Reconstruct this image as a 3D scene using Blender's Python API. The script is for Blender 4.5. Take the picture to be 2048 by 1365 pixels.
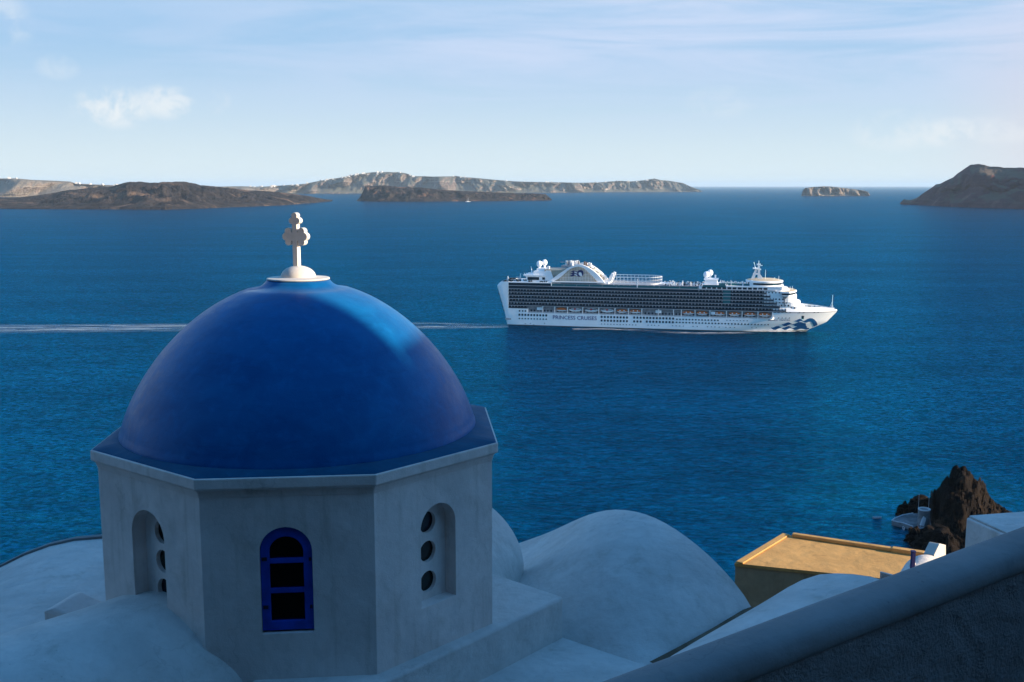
import bpy, bmesh, math, random
from math import sin, cos, pi, radians, sqrt, atan2
from mathutils import Vector, Matrix, noise
from mathutils.geometry import tessellate_polygon

for _o in list(bpy.data.objects):
    bpy.data.objects.remove(_o)
SC = bpy.context.scene
COL = SC.collection
random.seed(7)

# ------------------------------------------------------------------ camera
CZ = 120.0
PITCH = radians(8.3457)
cd = bpy.data.cameras.new('camera')
cam = bpy.data.objects.new('camera', cd)
COL.objects.link(cam)
cam.location = (0, 0, CZ)
cam.rotation_euler = (pi/2 - PITCH, 0, 0)
cd.sensor_width = 36.0
cd.lens = 36.0*2120/2048
cd.clip_start = 0.1
cd.clip_end = 400000
SC.camera = cam

# ------------------------------------------------------------------ light, sky, exposure
SUN_AZ = radians(-14)        # from +x (right) towards +y (away from the camera)
SUN_EL = radians(16)
SUN_STRENGTH = 4.8
SKY_STRENGTH = 0.095
EXPOSURE = 1.0
sd = Vector((cos(SUN_EL)*cos(SUN_AZ), cos(SUN_EL)*sin(SUN_AZ), sin(SUN_EL)))
ld = bpy.data.lights.new('sun', 'SUN')
ld.energy = SUN_STRENGTH
ld.angle = radians(0.7)
ld.color = (1.0, 0.80, 0.58)
so = bpy.data.objects.new('sun', ld)
COL.objects.link(so)
so.rotation_euler = sd.to_track_quat('Z', 'Y').to_euler()
so.location = (60, 30, 200)
SC.view_settings.view_transform = 'Standard'
SC.view_settings.look = 'None'
SC.view_settings.exposure = EXPOSURE
SC.view_settings.gamma = 1.0
SC.view_settings.use_curve_mapping = False
SC.cycles.max_bounces = 8
SC.cycles.volume_bounces = 1
SC.cycles.sample_clamp_indirect = 6.0

FW = Vector((0, cos(PITCH), -sin(PITCH)))
UP = Vector((0, sin(PITCH), cos(PITCH)))
RT = Vector((1, 0, 0))
CAM = Vector((0, 0, CZ))


def ray(u, v):
    return FW + RT*((u-1024)/2120) + UP*((682.5-v)/2120)


def at_z(u, v, z):
    d = ray(u, v)
    return CAM + d*((z-CZ)/d.z)


def at_y(u, v, y):
    d = ray(u, v)
    return CAM + d*(y/d.y)


W = bpy.data.worlds.new('World')
SC.world = W
W.use_nodes = True
nt = W.node_tree
nt.nodes.clear()


class N:
    """small helper for node graphs"""
    def __init__(s, tree):
        s.t = tree

    def n(s, kind, **kw):
        x = s.t.nodes.new(kind)
        for k, v in kw.items():
            setattr(x, k, v)
        return x

    def l(s, a, b):
        s.t.links.new(a, b)

    def val(s, sock, v):
        if hasattr(v, 'is_output') or isinstance(v, bpy.types.NodeSocket):
            s.l(v, sock)
        else:
            sock.default_value = v

    def math(s, op, a, b=0.0, c=None, clamp=False):
        x = s.n('ShaderNodeMath', operation=op)
        x.use_clamp = clamp
        s.val(x.inputs[0], a)
        s.val(x.inputs[1], b)
        if c is not None:
            s.val(x.inputs[2], c)
        return x.outputs[0]

    def mix(s, f, a, b, blend='MIX'):
        x = s.n('ShaderNodeMix', data_type='RGBA', blend_type=blend)
        s.val(x.inputs[0], f)
        s.val(x.inputs[6], a)
        s.val(x.inputs[7], b)
        return x.outputs[2]

    def noise(s, vec, scale, detail=4.0, rough=0.55, dist=0.0):
        x = s.n('ShaderNodeTexNoise')
        if vec is not None:
            s.l(vec, x.inputs['Vector'])
        x.inputs['Scale'].default_value = scale
        x.inputs['Detail'].default_value = detail
        x.inputs['Roughness'].default_value = rough
        x.inputs['Distortion'].default_value = dist
        return x.outputs['Fac']

    def ramp(s, f, a, b, lo=0.0, hi=1.0):
        x = s.n('ShaderNodeMapRange')
        x.clamp = True
        x.interpolation_type = 'SMOOTHSTEP'
        s.val(x.inputs['Value'], f)
        x.inputs['From Min'].default_value = a
        x.inputs['From Max'].default_value = b
        x.inputs['To Min'].default_value = lo
        x.inputs['To Max'].default_value = hi
        return x.outputs[0]

    def scale(s, vec, xyz, rot=(0, 0, 0), loc=(0, 0, 0)):
        x = s.n('ShaderNodeMapping')
        s.l(vec, x.inputs['Vector'])
        x.inputs['Scale'].default_value = xyz
        x.inputs['Rotation'].default_value = rot
        x.inputs['Location'].default_value = loc
        return x.outputs[0]


g = N(nt)
sky = g.n('ShaderNodeTexSky', sky_type='NISHITA')
sky.sun_disc = False
sky.sun_elevation = SUN_EL
sky.sun_rotation = pi/2 - SUN_AZ
sky.altitude = 120
sky.air_density = 1.0
sky.dust_density = 0.2
sky.ozone_density = 2.2
tc = g.n('ShaderNodeTexCoord')
gen = tc.outputs['Generated']
sep = g.n('ShaderNodeSeparateXYZ')
g.l(gen, sep.inputs[0])
# thin cirrus veils (stretched noise, high) and a few small cumulus puffs low over the sea
cir = g.noise(g.scale(gen, (2.0, 2.0, 19.0), (0.0, 0.14, 0.0), (0.3, 0.0, 0.7)), 1.5, 7, 0.58, 0.8)
cir = g.ramp(cir, 0.30, 0.66)
elev = sep.outputs['Z']
cir = g.math('MULTIPLY', cir, g.ramp(elev, 0.03, 0.13))
cir = g.math('MULTIPLY', cir, g.ramp(elev, 0.22, 0.40, 1.0, 0.0))
cirr = g.math('MULTIPLY', cir, g.ramp(sep.outputs['X'], -0.35, 0.05, 0.35, 1.0))
puff = None
for (u, v, rx, rz, amp) in ((228, 215, 0.030, 0.017, 0.8), (330, 205, 0.024, 0.014, 0.7), (425, 200, 0.014, 0.012, 0.35),
                            (115, 135, 0.015, 0.010, 0.25), (1795, 262, 0.035, 0.017, 0.45), (1895, 265, 0.030, 0.012, 0.6),
                            (1990, 262, 0.035, 0.012, 0.4), (5, 40, 0.020, 0.022, 0.35), (1440, 205, 0.03, 0.014, 0.18)):
    d = ray(u, v).normalized()
    dx = g.math('MULTIPLY', g.math('SUBTRACT', sep.outputs['X'], d.x), 1.0/rx)
    dz = g.math('MULTIPLY', g.math('SUBTRACT', elev, d.z), 1.0/rz)
    r2 = g.math('ADD', g.math('MULTIPLY', dx, dx), g.math('MULTIPLY', dz, dz))
    front = g.math('GREATER_THAN', sep.outputs['Y'], 0.0)
    m = g.math('MULTIPLY', g.math('MULTIPLY', g.ramp(r2, 0.0, 1.6, 1.0, 0.0), amp), front)
    puff = m if puff is None else g.math('MAXIMUM', puff, m)
pn = g.noise(gen, 42, 6, 0.6, 0.3)
puff = g.math('MULTIPLY', puff, g.ramp(pn, 0.36, 0.62, 0.0, 1.0))
K = 1.0/(SKY_STRENGTH*2**EXPOSURE)


def kc(r, g_, b_):
    return (r*K, g_*K, b_*K, 1)


upper = g.mix(1.0, sky.outputs[0], (0.70, 1.48, 1.86, 1), 'MULTIPLY')
# bright hazy band over the sea: pale at the horizon, clear blue above it
band = g.mix(g.ramp(elev, -0.02, 0.15), kc(0.77, 0.88, 0.90), kc(0.36, 0.59, 0.86))
skyc = g.mix(g.ramp(elev, 0.20, 0.55), band, upper)
skyc = g.mix(g.math('MULTIPLY', cirr, 0.85), skyc, kc(0.64, 0.74, 0.95))
skyc = g.mix(g.math('MULTIPLY', g.math('MULTIPLY', g.ramp(sep.outputs['X'], 0.33, 0.50), g.ramp(elev, 0.04, 0.20, 1.0, 0.0)), 0.7), skyc, kc(0.80, 0.70, 0.76))
skyc = g.mix(puff, skyc, kc(0.90, 0.93, 0.94))
bg = g.n('ShaderNodeBackground')
g.l(skyc, bg.inputs[0])
bg.inputs[1].default_value = SKY_STRENGTH
wo = g.n('ShaderNodeOutputWorld')
g.l(bg.outputs[0], wo.inputs[0])


# ------------------------------------------------------------------ helpers
def tag(o, label=None, cat=None, group=None, kind=None):
    if label:
        o['label'] = label
    if cat:
        o['category'] = cat
    if group:
        o['group'] = group
    if kind:
        o['kind'] = kind
    return o


def empty(name, loc=(0, 0, 0), rz=0.0):
    o = bpy.data.objects.new(name, None)
    COL.objects.link(o)
    o.location = loc
    o.rotation_euler = (0, 0, rz)
    return o


def thing(name, label, cat, loc=(0, 0, 0), rz=0.0, group=None):
    return tag(empty(name, loc, rz), label, cat, group)


class MB:
    def __init__(s):
        s.v = []
        s.f = []
        s.m = []

    def quad_grid(s, rows, closed=False, mi=0, flip=False):
        """rows: list of equal-length point lists"""
        b = len(s.v)
        nr, nc = len(rows), len(rows[0])
        for r in rows:
            s.v += [tuple(p) for p in r]
        for i in range(nr-1):
            for j in range(nc if closed else nc-1):
                k = (j+1) % nc
                q = (b+i*nc+j, b+i*nc+k, b+(i+1)*nc+k, b+(i+1)*nc+j)
                s.f.append(q[::-1] if flip else q)
                s.m.append(mi)

    def poly(s, pts, mi=0):
        b = len(s.v)
        s.v += [tuple(p) for p in pts]
        s.f.append(tuple(range(b, b+len(pts))))
        s.m.append(mi)

    def box(s, x0, x1, y0, y1, z0, z1, mi=0):
        b = len(s.v)
        s.v += [(x0, y0, z0), (x1, y0, z0), (x1, y1, z0), (x0, y1, z0), (x0, y0, z1), (x1, y0, z1), (x1, y1, z1), (x0, y1, z1)]
        for q in ((3, 2, 1, 0), (4, 5, 6, 7), (0, 1, 5, 4), (1, 2, 6, 5), (2, 3, 7, 6), (3, 0, 4, 7)):
            s.f.append(tuple(b+i for i in q))
            s.m.append(mi)

    def prism(s, pts, vec, mi=0):
        """closed polygon pts (3D, ordered) extruded along vec"""
        b = len(s.v)
        n = len(pts)
        vec = Vector(vec)
        s.v += [tuple(p) for p in pts] + [tuple(Vector(p)+vec) for p in pts]
        tris = tessellate_polygon([[Vector(p) for p in pts]])
        for t in tris:
            s.f.append(tuple(b+i for i in t))
            s.m.append(mi)
            s.f.append(tuple(b+n+i for i in reversed(t)))
            s.m.append(mi)
        for i in range(n):
            j = (i+1) % n
            s.f.append((b+i, b+j, b+n+j, b+n+i))
            s.m.append(mi)

    def tube(s, a, c, r0, r1=None, n=8, mi=0):
        r1 = r0 if r1 is None else r1
        a, c = Vector(a), Vector(c)
        d = (c-a).normalized()
        u = d.orthogonal().normalized()
        w = d.cross(u)
        ring = lambda p, r: [p+u*(r*cos(2*pi*i/n))+w*(r*sin(2*pi*i/n)) for i in range(n)]
        s.quad_grid([ring(a, r0), ring(c, r1)], True, mi)
        s.poly(list(reversed(ring(a, r0))), mi)
        s.poly(ring(c, r1), mi)

    def lathe(s, c, prof, n=48, mi=0, f=None):
        rows = []
        for (r, z) in prof:
            row = []
            for i in range(n):
                a = 2*pi*i/n
                k = 1.0 if f is None else f(a, z)
                row.append((c[0]+r*k*cos(a), c[1]+r*k*sin(a), z))
            rows.append(row)
        s.quad_grid(rows, True, mi)

    def ball(s, c, r, n=12, m=8, mi=0, sq=(1, 1, 1)):
        rows = []
        for j in range(m+1):
            t = pi*j/m
            rows.append([(c[0]+sq[0]*r*sin(t)*cos(2*pi*i/n), c[1]+sq[1]*r*sin(t)*sin(2*pi*i/n), c[2]-sq[2]*r*cos(t)) for i in range(n)])
        s.quad_grid(rows, True, mi)

    def build(s, name, mats, parent=None, smooth=False, bevel=0.0, seg=2, ang=35, merge=True):
        me = bpy.data.meshes.new(name)
        me.from_pydata(s.v, [], s.f)
        mats = mats if isinstance(mats, (list, tuple)) else [mats]
        for m in mats:
            me.materials.append(m)
        if len(mats) > 1:
            me.polygons.foreach_set('material_index', s.m)
        bm = bmesh.new()
        bm.from_mesh(me)
        if merge:
            bmesh.ops.remove_doubles(bm, verts=bm.verts, dist=1e-4)
        bmesh.ops.recalc_face_normals(bm, faces=bm.faces)
        if smooth:
            ca = cos(radians(ang))
            for f_ in bm.faces:
                f_.smooth = True
            for e in bm.edges:
                if len(e.link_faces) == 2:
                    e.smooth = e.link_faces[0].normal.dot(e.link_faces[1].normal) > ca
        bm.to_mesh(me)
        bm.free()
        o = bpy.data.objects.new(name, me)
        COL.objects.link(o)
        if parent is not None:
            o.parent = parent
        if bevel > 0:
            b = o.modifiers.new('bevel', 'BEVEL')
            b.width = bevel
            b.segments = seg
            b.limit_method = 'ANGLE'
            b.angle_limit = radians(30)
            b.harden_normals = False
        return o


# ------------------------------------------------------------------ materials
def mat(name):
    m = bpy.data.materials.new(name)
    m.use_nodes = True
    t = m.node_tree
    t.nodes.clear()
    gg = N(t)
    out = gg.n('ShaderNodeOutputMaterial')
    p = gg.n('ShaderNodeBsdfPrincipled')
    gg.l(p.outputs[0], out.inputs[0])
    geo = gg.n('ShaderNodeNewGeometry')
    return m, gg, p, geo.outputs['Position'], out, geo


def bump(gg, p, h, dist, strength=1.0, prev=None):
    b = gg.n('ShaderNodeBump')
    b.inputs['Strength'].default_value = strength
    b.inputs['Distance'].default_value = dist
    gg.l(h, b.inputs['Height'])
    if prev is not None:
        gg.l(prev, b.inputs['Normal'])
    gg.l(b.outputs[0], p.inputs['Normal'])
    return b.outputs[0]


def plain(name, col, rough=0.6, spec=0.4, metal=0.0, var=0.0, vscale=1.0):
    m, gg, p, pos, out, geo = mat(name)
    if var:
        f = gg.noise(pos, vscale, 4)
        c = gg.mix(gg.ramp(f, 0.3, 0.7), tuple(k*(1-var) for k in col)+(1,), tuple(min(1, k*(1+var)) for k in col)+(1,))
        gg.l(c, p.inputs['Base Color'])
    else:
        p.inputs['Base Color'].default_value = tuple(col)+(1,)
    p.inputs['Roughness'].default_value = rough
    p.inputs['Specular IOR Level'].default_value = spec
    p.inputs['Metallic'].default_value = metal
    return m


def plaster(name, col, stain=(0.30, 0.26, 0.20), stain_amt=0.35, grain=0.004, lump=0.03, speck=0.0, gs=55, streak=True):
    m, gg, p, pos, out, geo = mat(name)
    big = gg.noise(pos, 0.9, 5, 0.6, 0.4)
    fine = gg.noise(pos, 9, 5, 0.65)
    c = gg.mix(gg.ramp(big, 0.30, 0.72), tuple(k*0.80 for k in col)+(1,), tuple(col)+(1,))
    c = gg.mix(gg.math('MULTIPLY', gg.ramp(fine, 0.40, 0.75), 0.22), c, tuple(k*0.62 for k in col)+(1,))
    if streak:
        st = gg.noise(gg.scale(pos, (5.0, 5.0, 0.45)), 1.6, 5, 0.6)
        c = gg.mix(gg.math('MULTIPLY', gg.ramp(st, 0.50, 0.78), stain_amt), c, tuple(stain)+(1,))
    pat = gg.noise(gg.scale(pos, (1, 1, 1), loc=(3, 7, 1)), 2.3, 7, 0.7, 0.3)
    c = gg.mix(gg.math('MULTIPLY', gg.ramp(pat, 0.52, 0.75), stain_amt*0.9), c, tuple(stain)+(1,))
    wv = gg.n('ShaderNodeVectorMath', operation='ADD')
    nz = gg.n('ShaderNodeTexNoise')
    gg.l(pos, nz.inputs['Vector'])
    nz.inputs['Scale'].default_value = 1.8
    nz.inputs['Detail'].default_value = 6
    gg.l(pos, wv.inputs[0])
    gg.l(nz.outputs['Color'], wv.inputs[1])
    ve = gg.n('ShaderNodeTexVoronoi', feature='DISTANCE_TO_EDGE')
    gg.l(wv.outputs[0], ve.inputs['Vector'])
    ve.inputs['Scale'].default_value = 0.85
    ck = gg.math('MULTIPLY', gg.ramp(ve.outputs['Distance'], 0.0, 0.012, 1.0, 0.0), gg.ramp(gg.noise(pos, 0.8, 2), 0.50, 0.62))
    c = gg.mix(gg.math('MULTIPLY', ck, 0.20), c, tuple(k*0.3 for k in col)+(1,))
    # patches where the limewash was renewed
    vp = gg.n('ShaderNodeTexVoronoi')
    gg.l(wv.outputs[0], vp.inputs['Vector'])
    vp.inputs['Scale'].default_value = 1.3
    pt_ = gg.n('ShaderNodeSeparateXYZ')
    gg.l(vp.outputs['Color'], pt_.inputs[0])
    c = gg.mix(gg.math('MULTIPLY', gg.ramp(pt_.outputs[0], 0.70, 0.74), 0.10), c, tuple(min(1, k*1.22) for k in col)+(1,))
    if speck:
        vo = gg.n('ShaderNodeTexVoronoi')
        gg.l(pos, vo.inputs['Vector'])
        vo.inputs['Scale'].default_value = 9
        dots = gg.math('MULTIPLY', gg.ramp(vo.outputs['Distance'], 0.05, 0.11, 1.0, 0.0), gg.ramp(gg.noise(pos, 1.7, 2), 0.5, 0.62))
        c = gg.mix(gg.math('MULTIPLY', dots, speck), c, (0.04, 0.04, 0.045, 1))
    gg.l(c, p.inputs['Base Color'])
    p.inputs['Roughness'].default_value = 0.92
    p.inputs['Specular IOR Level'].default_value = 0.2
    h1 = gg.noise(pos, gs, 4, 0.6)
    b1 = bump(gg, p, h1, grain)
    h2 = gg.noise(pos, 2.4, 3, 0.5)
    bump(gg, p, h2, lump, 1.0, b1)
    return m


M = {}
M['plaster'] = plaster('white_plaster', (0.80, 0.71, 0.67), stain_amt=0.34)
M['plaster_roof'] = plaster('white_roof_plaster', (0.66, 0.63, 0.60), stain=(0.28, 0.27, 0.22), stain_amt=0.50, lump=0.05, grain=0.006, streak=False, speck=0.25)
M['plaster_wall_top'] = plaster('parapet_plaster', (0.23, 0.235, 0.24), stain_amt=0.25, speck=0.8, grain=0.003, streak=False)  # darker than the other plaster: lens vignette put into the coping's colour
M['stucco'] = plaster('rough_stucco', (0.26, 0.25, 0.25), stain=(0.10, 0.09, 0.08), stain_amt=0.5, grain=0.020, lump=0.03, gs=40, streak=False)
M['ochre'] = plaster('ochre_plaster', (0.68, 0.38, 0.13), stain=(0.26, 0.15, 0.06), stain_amt=0.55, grain=0.008, lump=0.03, streak=False, gs=30)
M['ochre_wall'] = plaster('ochre_wall_plaster', (0.46, 0.35, 0.21), stain=(0.20, 0.14, 0.08), stain_amt=0.4, grain=0.008, lump=0.03, gs=30)
M['white_clean'] = plaster('clean_whitewash', (0.74, 0.70, 0.64), stain=(0.50, 0.40, 0.26), stain_amt=0.30, grain=0.003, lump=0.01)  # warm off-white with random tan stains


def blue_paint(name, a, b, rough):
    m, gg, p, pos, out, geo = mat(name)
    f1 = gg.noise(gg.scale(pos, (1, 1, 1.6)), 1.5, 6, 0.6, 0.5)
    f2 = gg.noise(pos, 7, 5, 0.7, 0.4)
    c = gg.mix(gg.ramp(f1, 0.3, 0.7), a+(1,), b+(1,))
    c = gg.mix(gg.math('MULTIPLY', gg.ramp(f2, 0.45, 0.8), 0.40), c, tuple(min(1, k*1.5+0.004) for k in b)+(1,))
    br_ = gg.noise(gg.scale(pos, (1.4, 1.4, 9.0)), 2.2, 6, 0.7, 0.6)
    c = gg.mix(gg.math('MULTIPLY', gg.ramp(br_, 0.52, 0.74), 0.30), c, tuple(k*0.55 for k in a)+(1,))
    ch_ = gg.noise(gg.scale(pos, (1, 1, 1), loc=(4, 2, 9)), 1.1, 7, 0.72, 0.8)
    c = gg.mix(gg.math('MULTIPLY', gg.ramp(ch_, 0.54, 0.70), 0.25), c, (0.010, b[1]*1.5, b[2]*1.25, 1))
    gg.l(c, p.inputs['Base Color'])
    p.inputs['Roughness'].default_value = rough
    p.inputs['Specular IOR Level'].default_value = 0.22
    gg.l(gg.ramp(f2, 0.2, 0.8, rough-0.08, rough+0.12), p.inputs['Roughness'])
    b1 = bump(gg, p, gg.noise(pos, 60, 3), 0.0015)
    bump(gg, p, gg.noise(pos, 2.2, 3, 0.55), 0.010, 1.0, b1)
    p.inputs['Specular Tint'].default_value = (0.25, 0.62, 1.0, 1)
    p.inputs['Sheen Weight'].default_value = 0.10
    p.inputs['Sheen Roughness'].default_value = 0.45
    p.inputs['Sheen Tint'].default_value = (0.6, 0.85, 1.0, 1)
    return m


M['dome'] = blue_paint('blue_dome_paint', (0.0003, 0.082, 0.262), (0.0005, 0.122, 0.34), 0.38)
M['ledge'] = blue_paint('blue_ledge_paint', (0.002, 0.060, 0.130), (0.003, 0.085, 0.17), 0.7)
M['blue_wood'] = plain('blue_window_paint', (0.006, 0.055, 0.40), 0.5, var=0.2, vscale=6)
M['pane'] = plain('dark_pane', (0.004, 0.004, 0.004), 0.12, 0.35)
M['glass_a'] = plain('amber_glass', (0.014, 0.010, 0.007), 0.2, 0.35)
M['glass_g'] = plain('green_glass', (0.006, 0.012, 0.010), 0.2, 0.35)
M['glass_b'] = plain('navy_glass', (0.006, 0.007, 0.016), 0.2, 0.35)
M['iron'] = plain('dark_iron', (0.012, 0.014, 0.03), 0.6)
M['soil'] = plain('dry_soil', (0.16, 0.12, 0.085), 0.95, 0.1, var=0.4, vscale=1.4)
M['post'] = plain('navy_post_paint', (0.006, 0.010, 0.09), 0.6)


def rock(name, dark, mid, light, s, bumpd, strata=0.0, zs=0.02, top=None, tz=(0.6, 0.85), vert=1.0):
    m, gg, p, pos, out, geo = mat(name)
    vpos = gg.scale(pos, (1, 1, vert)) if vert != 1.0 else pos
    f = gg.noise(vpos, s, 7, 0.65, 0.3)
    f2 = gg.noise(gg.scale(pos, (1, 1, 1), loc=(50, 20, 0)), s*0.35, 5, 0.6, 0.2)
    c = gg.mix(gg.ramp(f, 0.32, 0.68), dark+(1,), mid+(1,))
    c = gg.mix(gg.ramp(f2, 0.53, 0.70), c, light+(1,))
    if strata:
        sp = gg.n('ShaderNodeSeparateXYZ')
        gg.l(pos, sp.inputs[0])
        wob = gg.noise(gg.scale(pos, (1, 1, 0)), s*0.5, 3)
        zz = gg.math('ADD', gg.math('MULTIPLY', sp.outputs[2], zs), gg.math('MULTIPLY', wob, 0.9))
        cb = gg.n('ShaderNodeCombineXYZ')
        gg.l(zz, cb.inputs[2])
        ss = gg.noise(cb.outputs[0], 3.2, 3, 0.6)
        c = gg.mix(gg.math('MULTIPLY', gg.ramp(ss, 0.45, 0.62), strata), c, light+(1,))
    if top:
        sn = gg.n('ShaderNodeSeparateXYZ')
        gg.l(geo.outputs['Normal'], sn.inputs[0])
        c = gg.mix(gg.ramp(sn.outputs[2], tz[0], tz[1]), c, top+(1,))
    gg.l(c, p.inputs['Base Color'])
    p.inputs['Roughness'].default_value = 0.95
    p.inputs['Specular IOR Level'].default_value = 0.1
    bump(gg, p, gg.noise(vpos, s*2.2, 6, 0.7), bumpd)
    return m


M['lava'] = rock('dark_lava', (0.018, 0.016, 0.019), (0.060, 0.050, 0.048), (0.20, 0.135, 0.095), 0.016, 40, top=None)
M['lava_islet'] = rock('islet_lava', (0.016, 0.015, 0.018), (0.055, 0.046, 0.042), (0.24, 0.14, 0.10), 0.02, 32)
M['cliff'] = rock('caldera_cliff', (0.075, 0.056, 0.052), (0.25, 0.185, 0.155), (0.62, 0.52, 0.42), 0.013, 110, strata=0.45, zs=0.012, vert=0.16, top=(0.17, 0.165, 0.13))
M['pale_cliff'] = rock('pale_cliff', (0.12, 0.085, 0.072), (0.30, 0.23, 0.185), (0.62, 0.55, 0.45), 0.016, 70, strata=0.55, zs=0.02, vert=0.18, top=(0.30, 0.26, 0.21))
M['headland'] = rock('headland_rock', (0.070, 0.026, 0.030), (0.130, 0.054, 0.054), (0.30, 0.16, 0.13), 0.009, 25, strata=0.15, top=(0.13, 0.095, 0.07), tz=(0.72, 0.95))
M['stack'] = rock('volcanic_stack', (0.006, 0.0045, 0.004), (0.019, 0.013, 0.009), (0.10, 0.06, 0.036), 0.16, 1.6)
M['slope'] = rock('slope_rock', (0.035, 0.028, 0.022), (0.08, 0.062, 0.048), (0.13, 0.10, 0.075), 0.12, 1.0)
M['concrete'] = plain('quay_concrete', (0.17, 0.18, 0.19), 0.9, 0.1, var=0.35, vscale=0.35)
M['quay_white'] = plain('whitewashed_kerb', (0.55, 0.56, 0.58), 0.9, 0.1)

# ship paints
M['ship_white'] = plain('ship_white_paint', (0.90, 0.90, 0.89), 0.45, 0.4, var=0.04, vscale=0.08)
M['ship_grey'] = plain('balcony_grey_paint', (0.42, 0.42, 0.43), 0.6, 0.2)  # even mid grey for balcony slabs, bow band and lido deck
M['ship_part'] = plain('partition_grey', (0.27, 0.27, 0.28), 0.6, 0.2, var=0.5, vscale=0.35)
M['ship_glass'] = plain('dark_ship_glass', (0.010, 0.028, 0.045), 0.15, 0.35)
M['ship_teal'] = plain('teal_windscreen', (0.02, 0.13, 0.15), 0.2, 0.5)
M['ship_blue'] = plain('emblem_blue', (0.001, 0.085, 0.24), 0.85, 0.1)
M['ship_navy'] = plain('emblem_navy', (0.005, 0.022, 0.13), 0.5)
M['ship_letter'] = plain('lettering_navy', (0.006, 0.025, 0.16), 0.5)
M['ship_boot'] = plain('boot_green', (0.006, 0.03, 0.03), 0.5)
M['ship_tan'] = plain('lounge_roof_tan', (0.62, 0.50, 0.34), 0.8, 0.1, var=0.08, vscale=0.4)
M['ship_deck'] = plain('pool_deck_blue', (0.10, 0.17, 0.20), 0.8, 0.2, var=0.3, vscale=0.5)
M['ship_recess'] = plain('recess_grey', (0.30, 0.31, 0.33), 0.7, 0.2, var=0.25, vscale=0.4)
M['ship_lattice'] = plain('funnel_screen', (0.46, 0.42, 0.34), 0.6, 0.2, var=0.12, vscale=0.5)
M['orange'] = plain('lifeboat_orange', (0.70, 0.15, 0.03), 0.5)
M['redmark'] = plain('tender_red', (0.45, 0.03, 0.03), 0.5)
M['brownpipe'] = plain('exhaust_pipe', (0.10, 0.06, 0.05), 0.5)
M['wood'] = plain('boat_wood', (0.10, 0.07, 0.05), 0.7)
M['boat_white'] = plain('boat_white', (0.55, 0.57, 0.60), 0.6)
M['village'] = plain('village_white', (0.78, 0.76, 0.72), 0.9, 0.1)


# ------------------------------------------------------------------ sea and haze
def make_sea():
    m, gg, p, pos, out, geo = mat('sea_water')
    shal = at_z(1925, 1030, 0)
    dist = gg.n('ShaderNodeVectorMath', operation='DISTANCE')
    gg.l(pos, dist.inputs[0])
    dist.inputs[1].default_value = (shal.x, shal.y+8, 0)
    wob = gg.noise(pos, 0.05, 4)
    near = gg.ramp(gg.math('ADD', dist.outputs['Value'], gg.math('MULTIPLY', wob, 40)), 45, 95, 1.0, 0.0)
    big = gg.noise(gg.scale(pos, (1, 2.2, 1), (0, 0, 0.25)), 0.004, 4, 0.55)
    c = gg.mix(gg.ramp(big, 0.3, 0.7), (0.0001, 0.0040, 0.011, 1), (0.0001, 0.0055, 0.015, 1))
    c = gg.mix(gg.math('MULTIPLY', near, 0.75), c, (0.0006, 0.028, 0.034, 1))
    # three trains of waves: a long oblique one, a shorter chop, fine ripples
    w1 = gg.noise(gg.scale(pos, (0.50, 1.0, 1), (0, 0, 0.45)), 0.11, 2, 0.5, 0.5)
    w2 = gg.noise(gg.scale(pos, (0.65, 1.0, 1), (0, 0, 0.25)), 0.26, 3, 0.6, 0.5)
    w3 = gg.noise(gg.scale(pos, (0.70, 1.0, 1), (0, 0, 0.2)), 0.9, 4, 0.65, 0.3)
    gust = gg.noise(gg.scale(pos, (1, 2.5, 1), (0, 0, 0.1)), 0.010, 4, 0.6)
    h = gg.math('ADD', gg.math('MULTIPLY', w1, 2.6), gg.math('MULTIPLY', w2, 2.2))
    h = gg.math('ADD', h, gg.math('MULTIPLY', w3, 0.8))
    h = gg.math('MULTIPLY', h, gg.ramp(gust, 0.3, 0.7, 0.75, 1.2))
    bn = bump(gg, p, h, 0.9, 1.0)
    gg.t.nodes.remove(p)
    dif = gg.n('ShaderNodeBsdfDiffuse')
    gg.l(c, dif.inputs['Color'])
    gg.l(bn, dif.inputs['Normal'])
    glo = gg.n('ShaderNodeBsdfGlossy')
    glo.inputs['Roughness'].default_value = 0.13
    glo.inputs['Color'].default_value = (0.005, 0.44, 0.74, 1)
    gg.l(bn, glo.inputs['Normal'])
    lw = gg.n('ShaderNodeFresnel')
    lw.inputs['IOR'].default_value = 1.33
    gg.l(bn, lw.inputs['Normal'])
    g1 = gg.noise(gg.scale(pos, (0.25, 1.0, 1), (0, 0, 0.12)), 0.012, 5, 0.6, 0.3)
    g2 = gg.noise(gg.scale(pos, (0.55, 1.0, 1), (0, 0, 0.42)), 0.13, 3, 0.6, 0.5)
    g3 = gg.noise(gg.scale(pos, (0.62, 1.0, 1), (0, 0, 0.38)), 0.50, 4, 0.7, 0.5)
    gs_ = gg.math('MULTIPLY', gg.math('MULTIPLY', gg.ramp(g1, 0.25, 0.75, 0.85, 1.15), gg.ramp(g2, 0.30, 0.70, 0.80, 1.20)), gg.ramp(g3, 0.32, 0.68, 0.50, 1.58))
    fr = gg.math('MINIMUM', gg.math('MULTIPLY', gg.math('POWER', lw.outputs[0], 2.4), 0.90), 0.38)
    fr = gg.math('MULTIPLY', fr, gs_)
    mx = gg.n('ShaderNodeMixShader')
    gg.l(fr, mx.inputs[0])
    gg.l(dif.outputs[0], mx.inputs[1])
    gg.l(glo.outputs[0], mx.inputs[2])
    gg.l(mx.outputs[0], out.inputs[0])
    R = 150000.0
    b = MB()
    # rings: fine cells near, coarse far
    rows = []
    for r in (0.0, 60, 200, 600, 2000, 6000, 20000, 60000, R):
        rows.append([(r*cos(2*pi*i/96), r*sin(2*pi*i/96), 0.0) for i in range(96)])
    b.quad_grid(rows, True)
    o = b.build('sea', m)
    tag(o, kind='structure')
    return o


make_sea()

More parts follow.
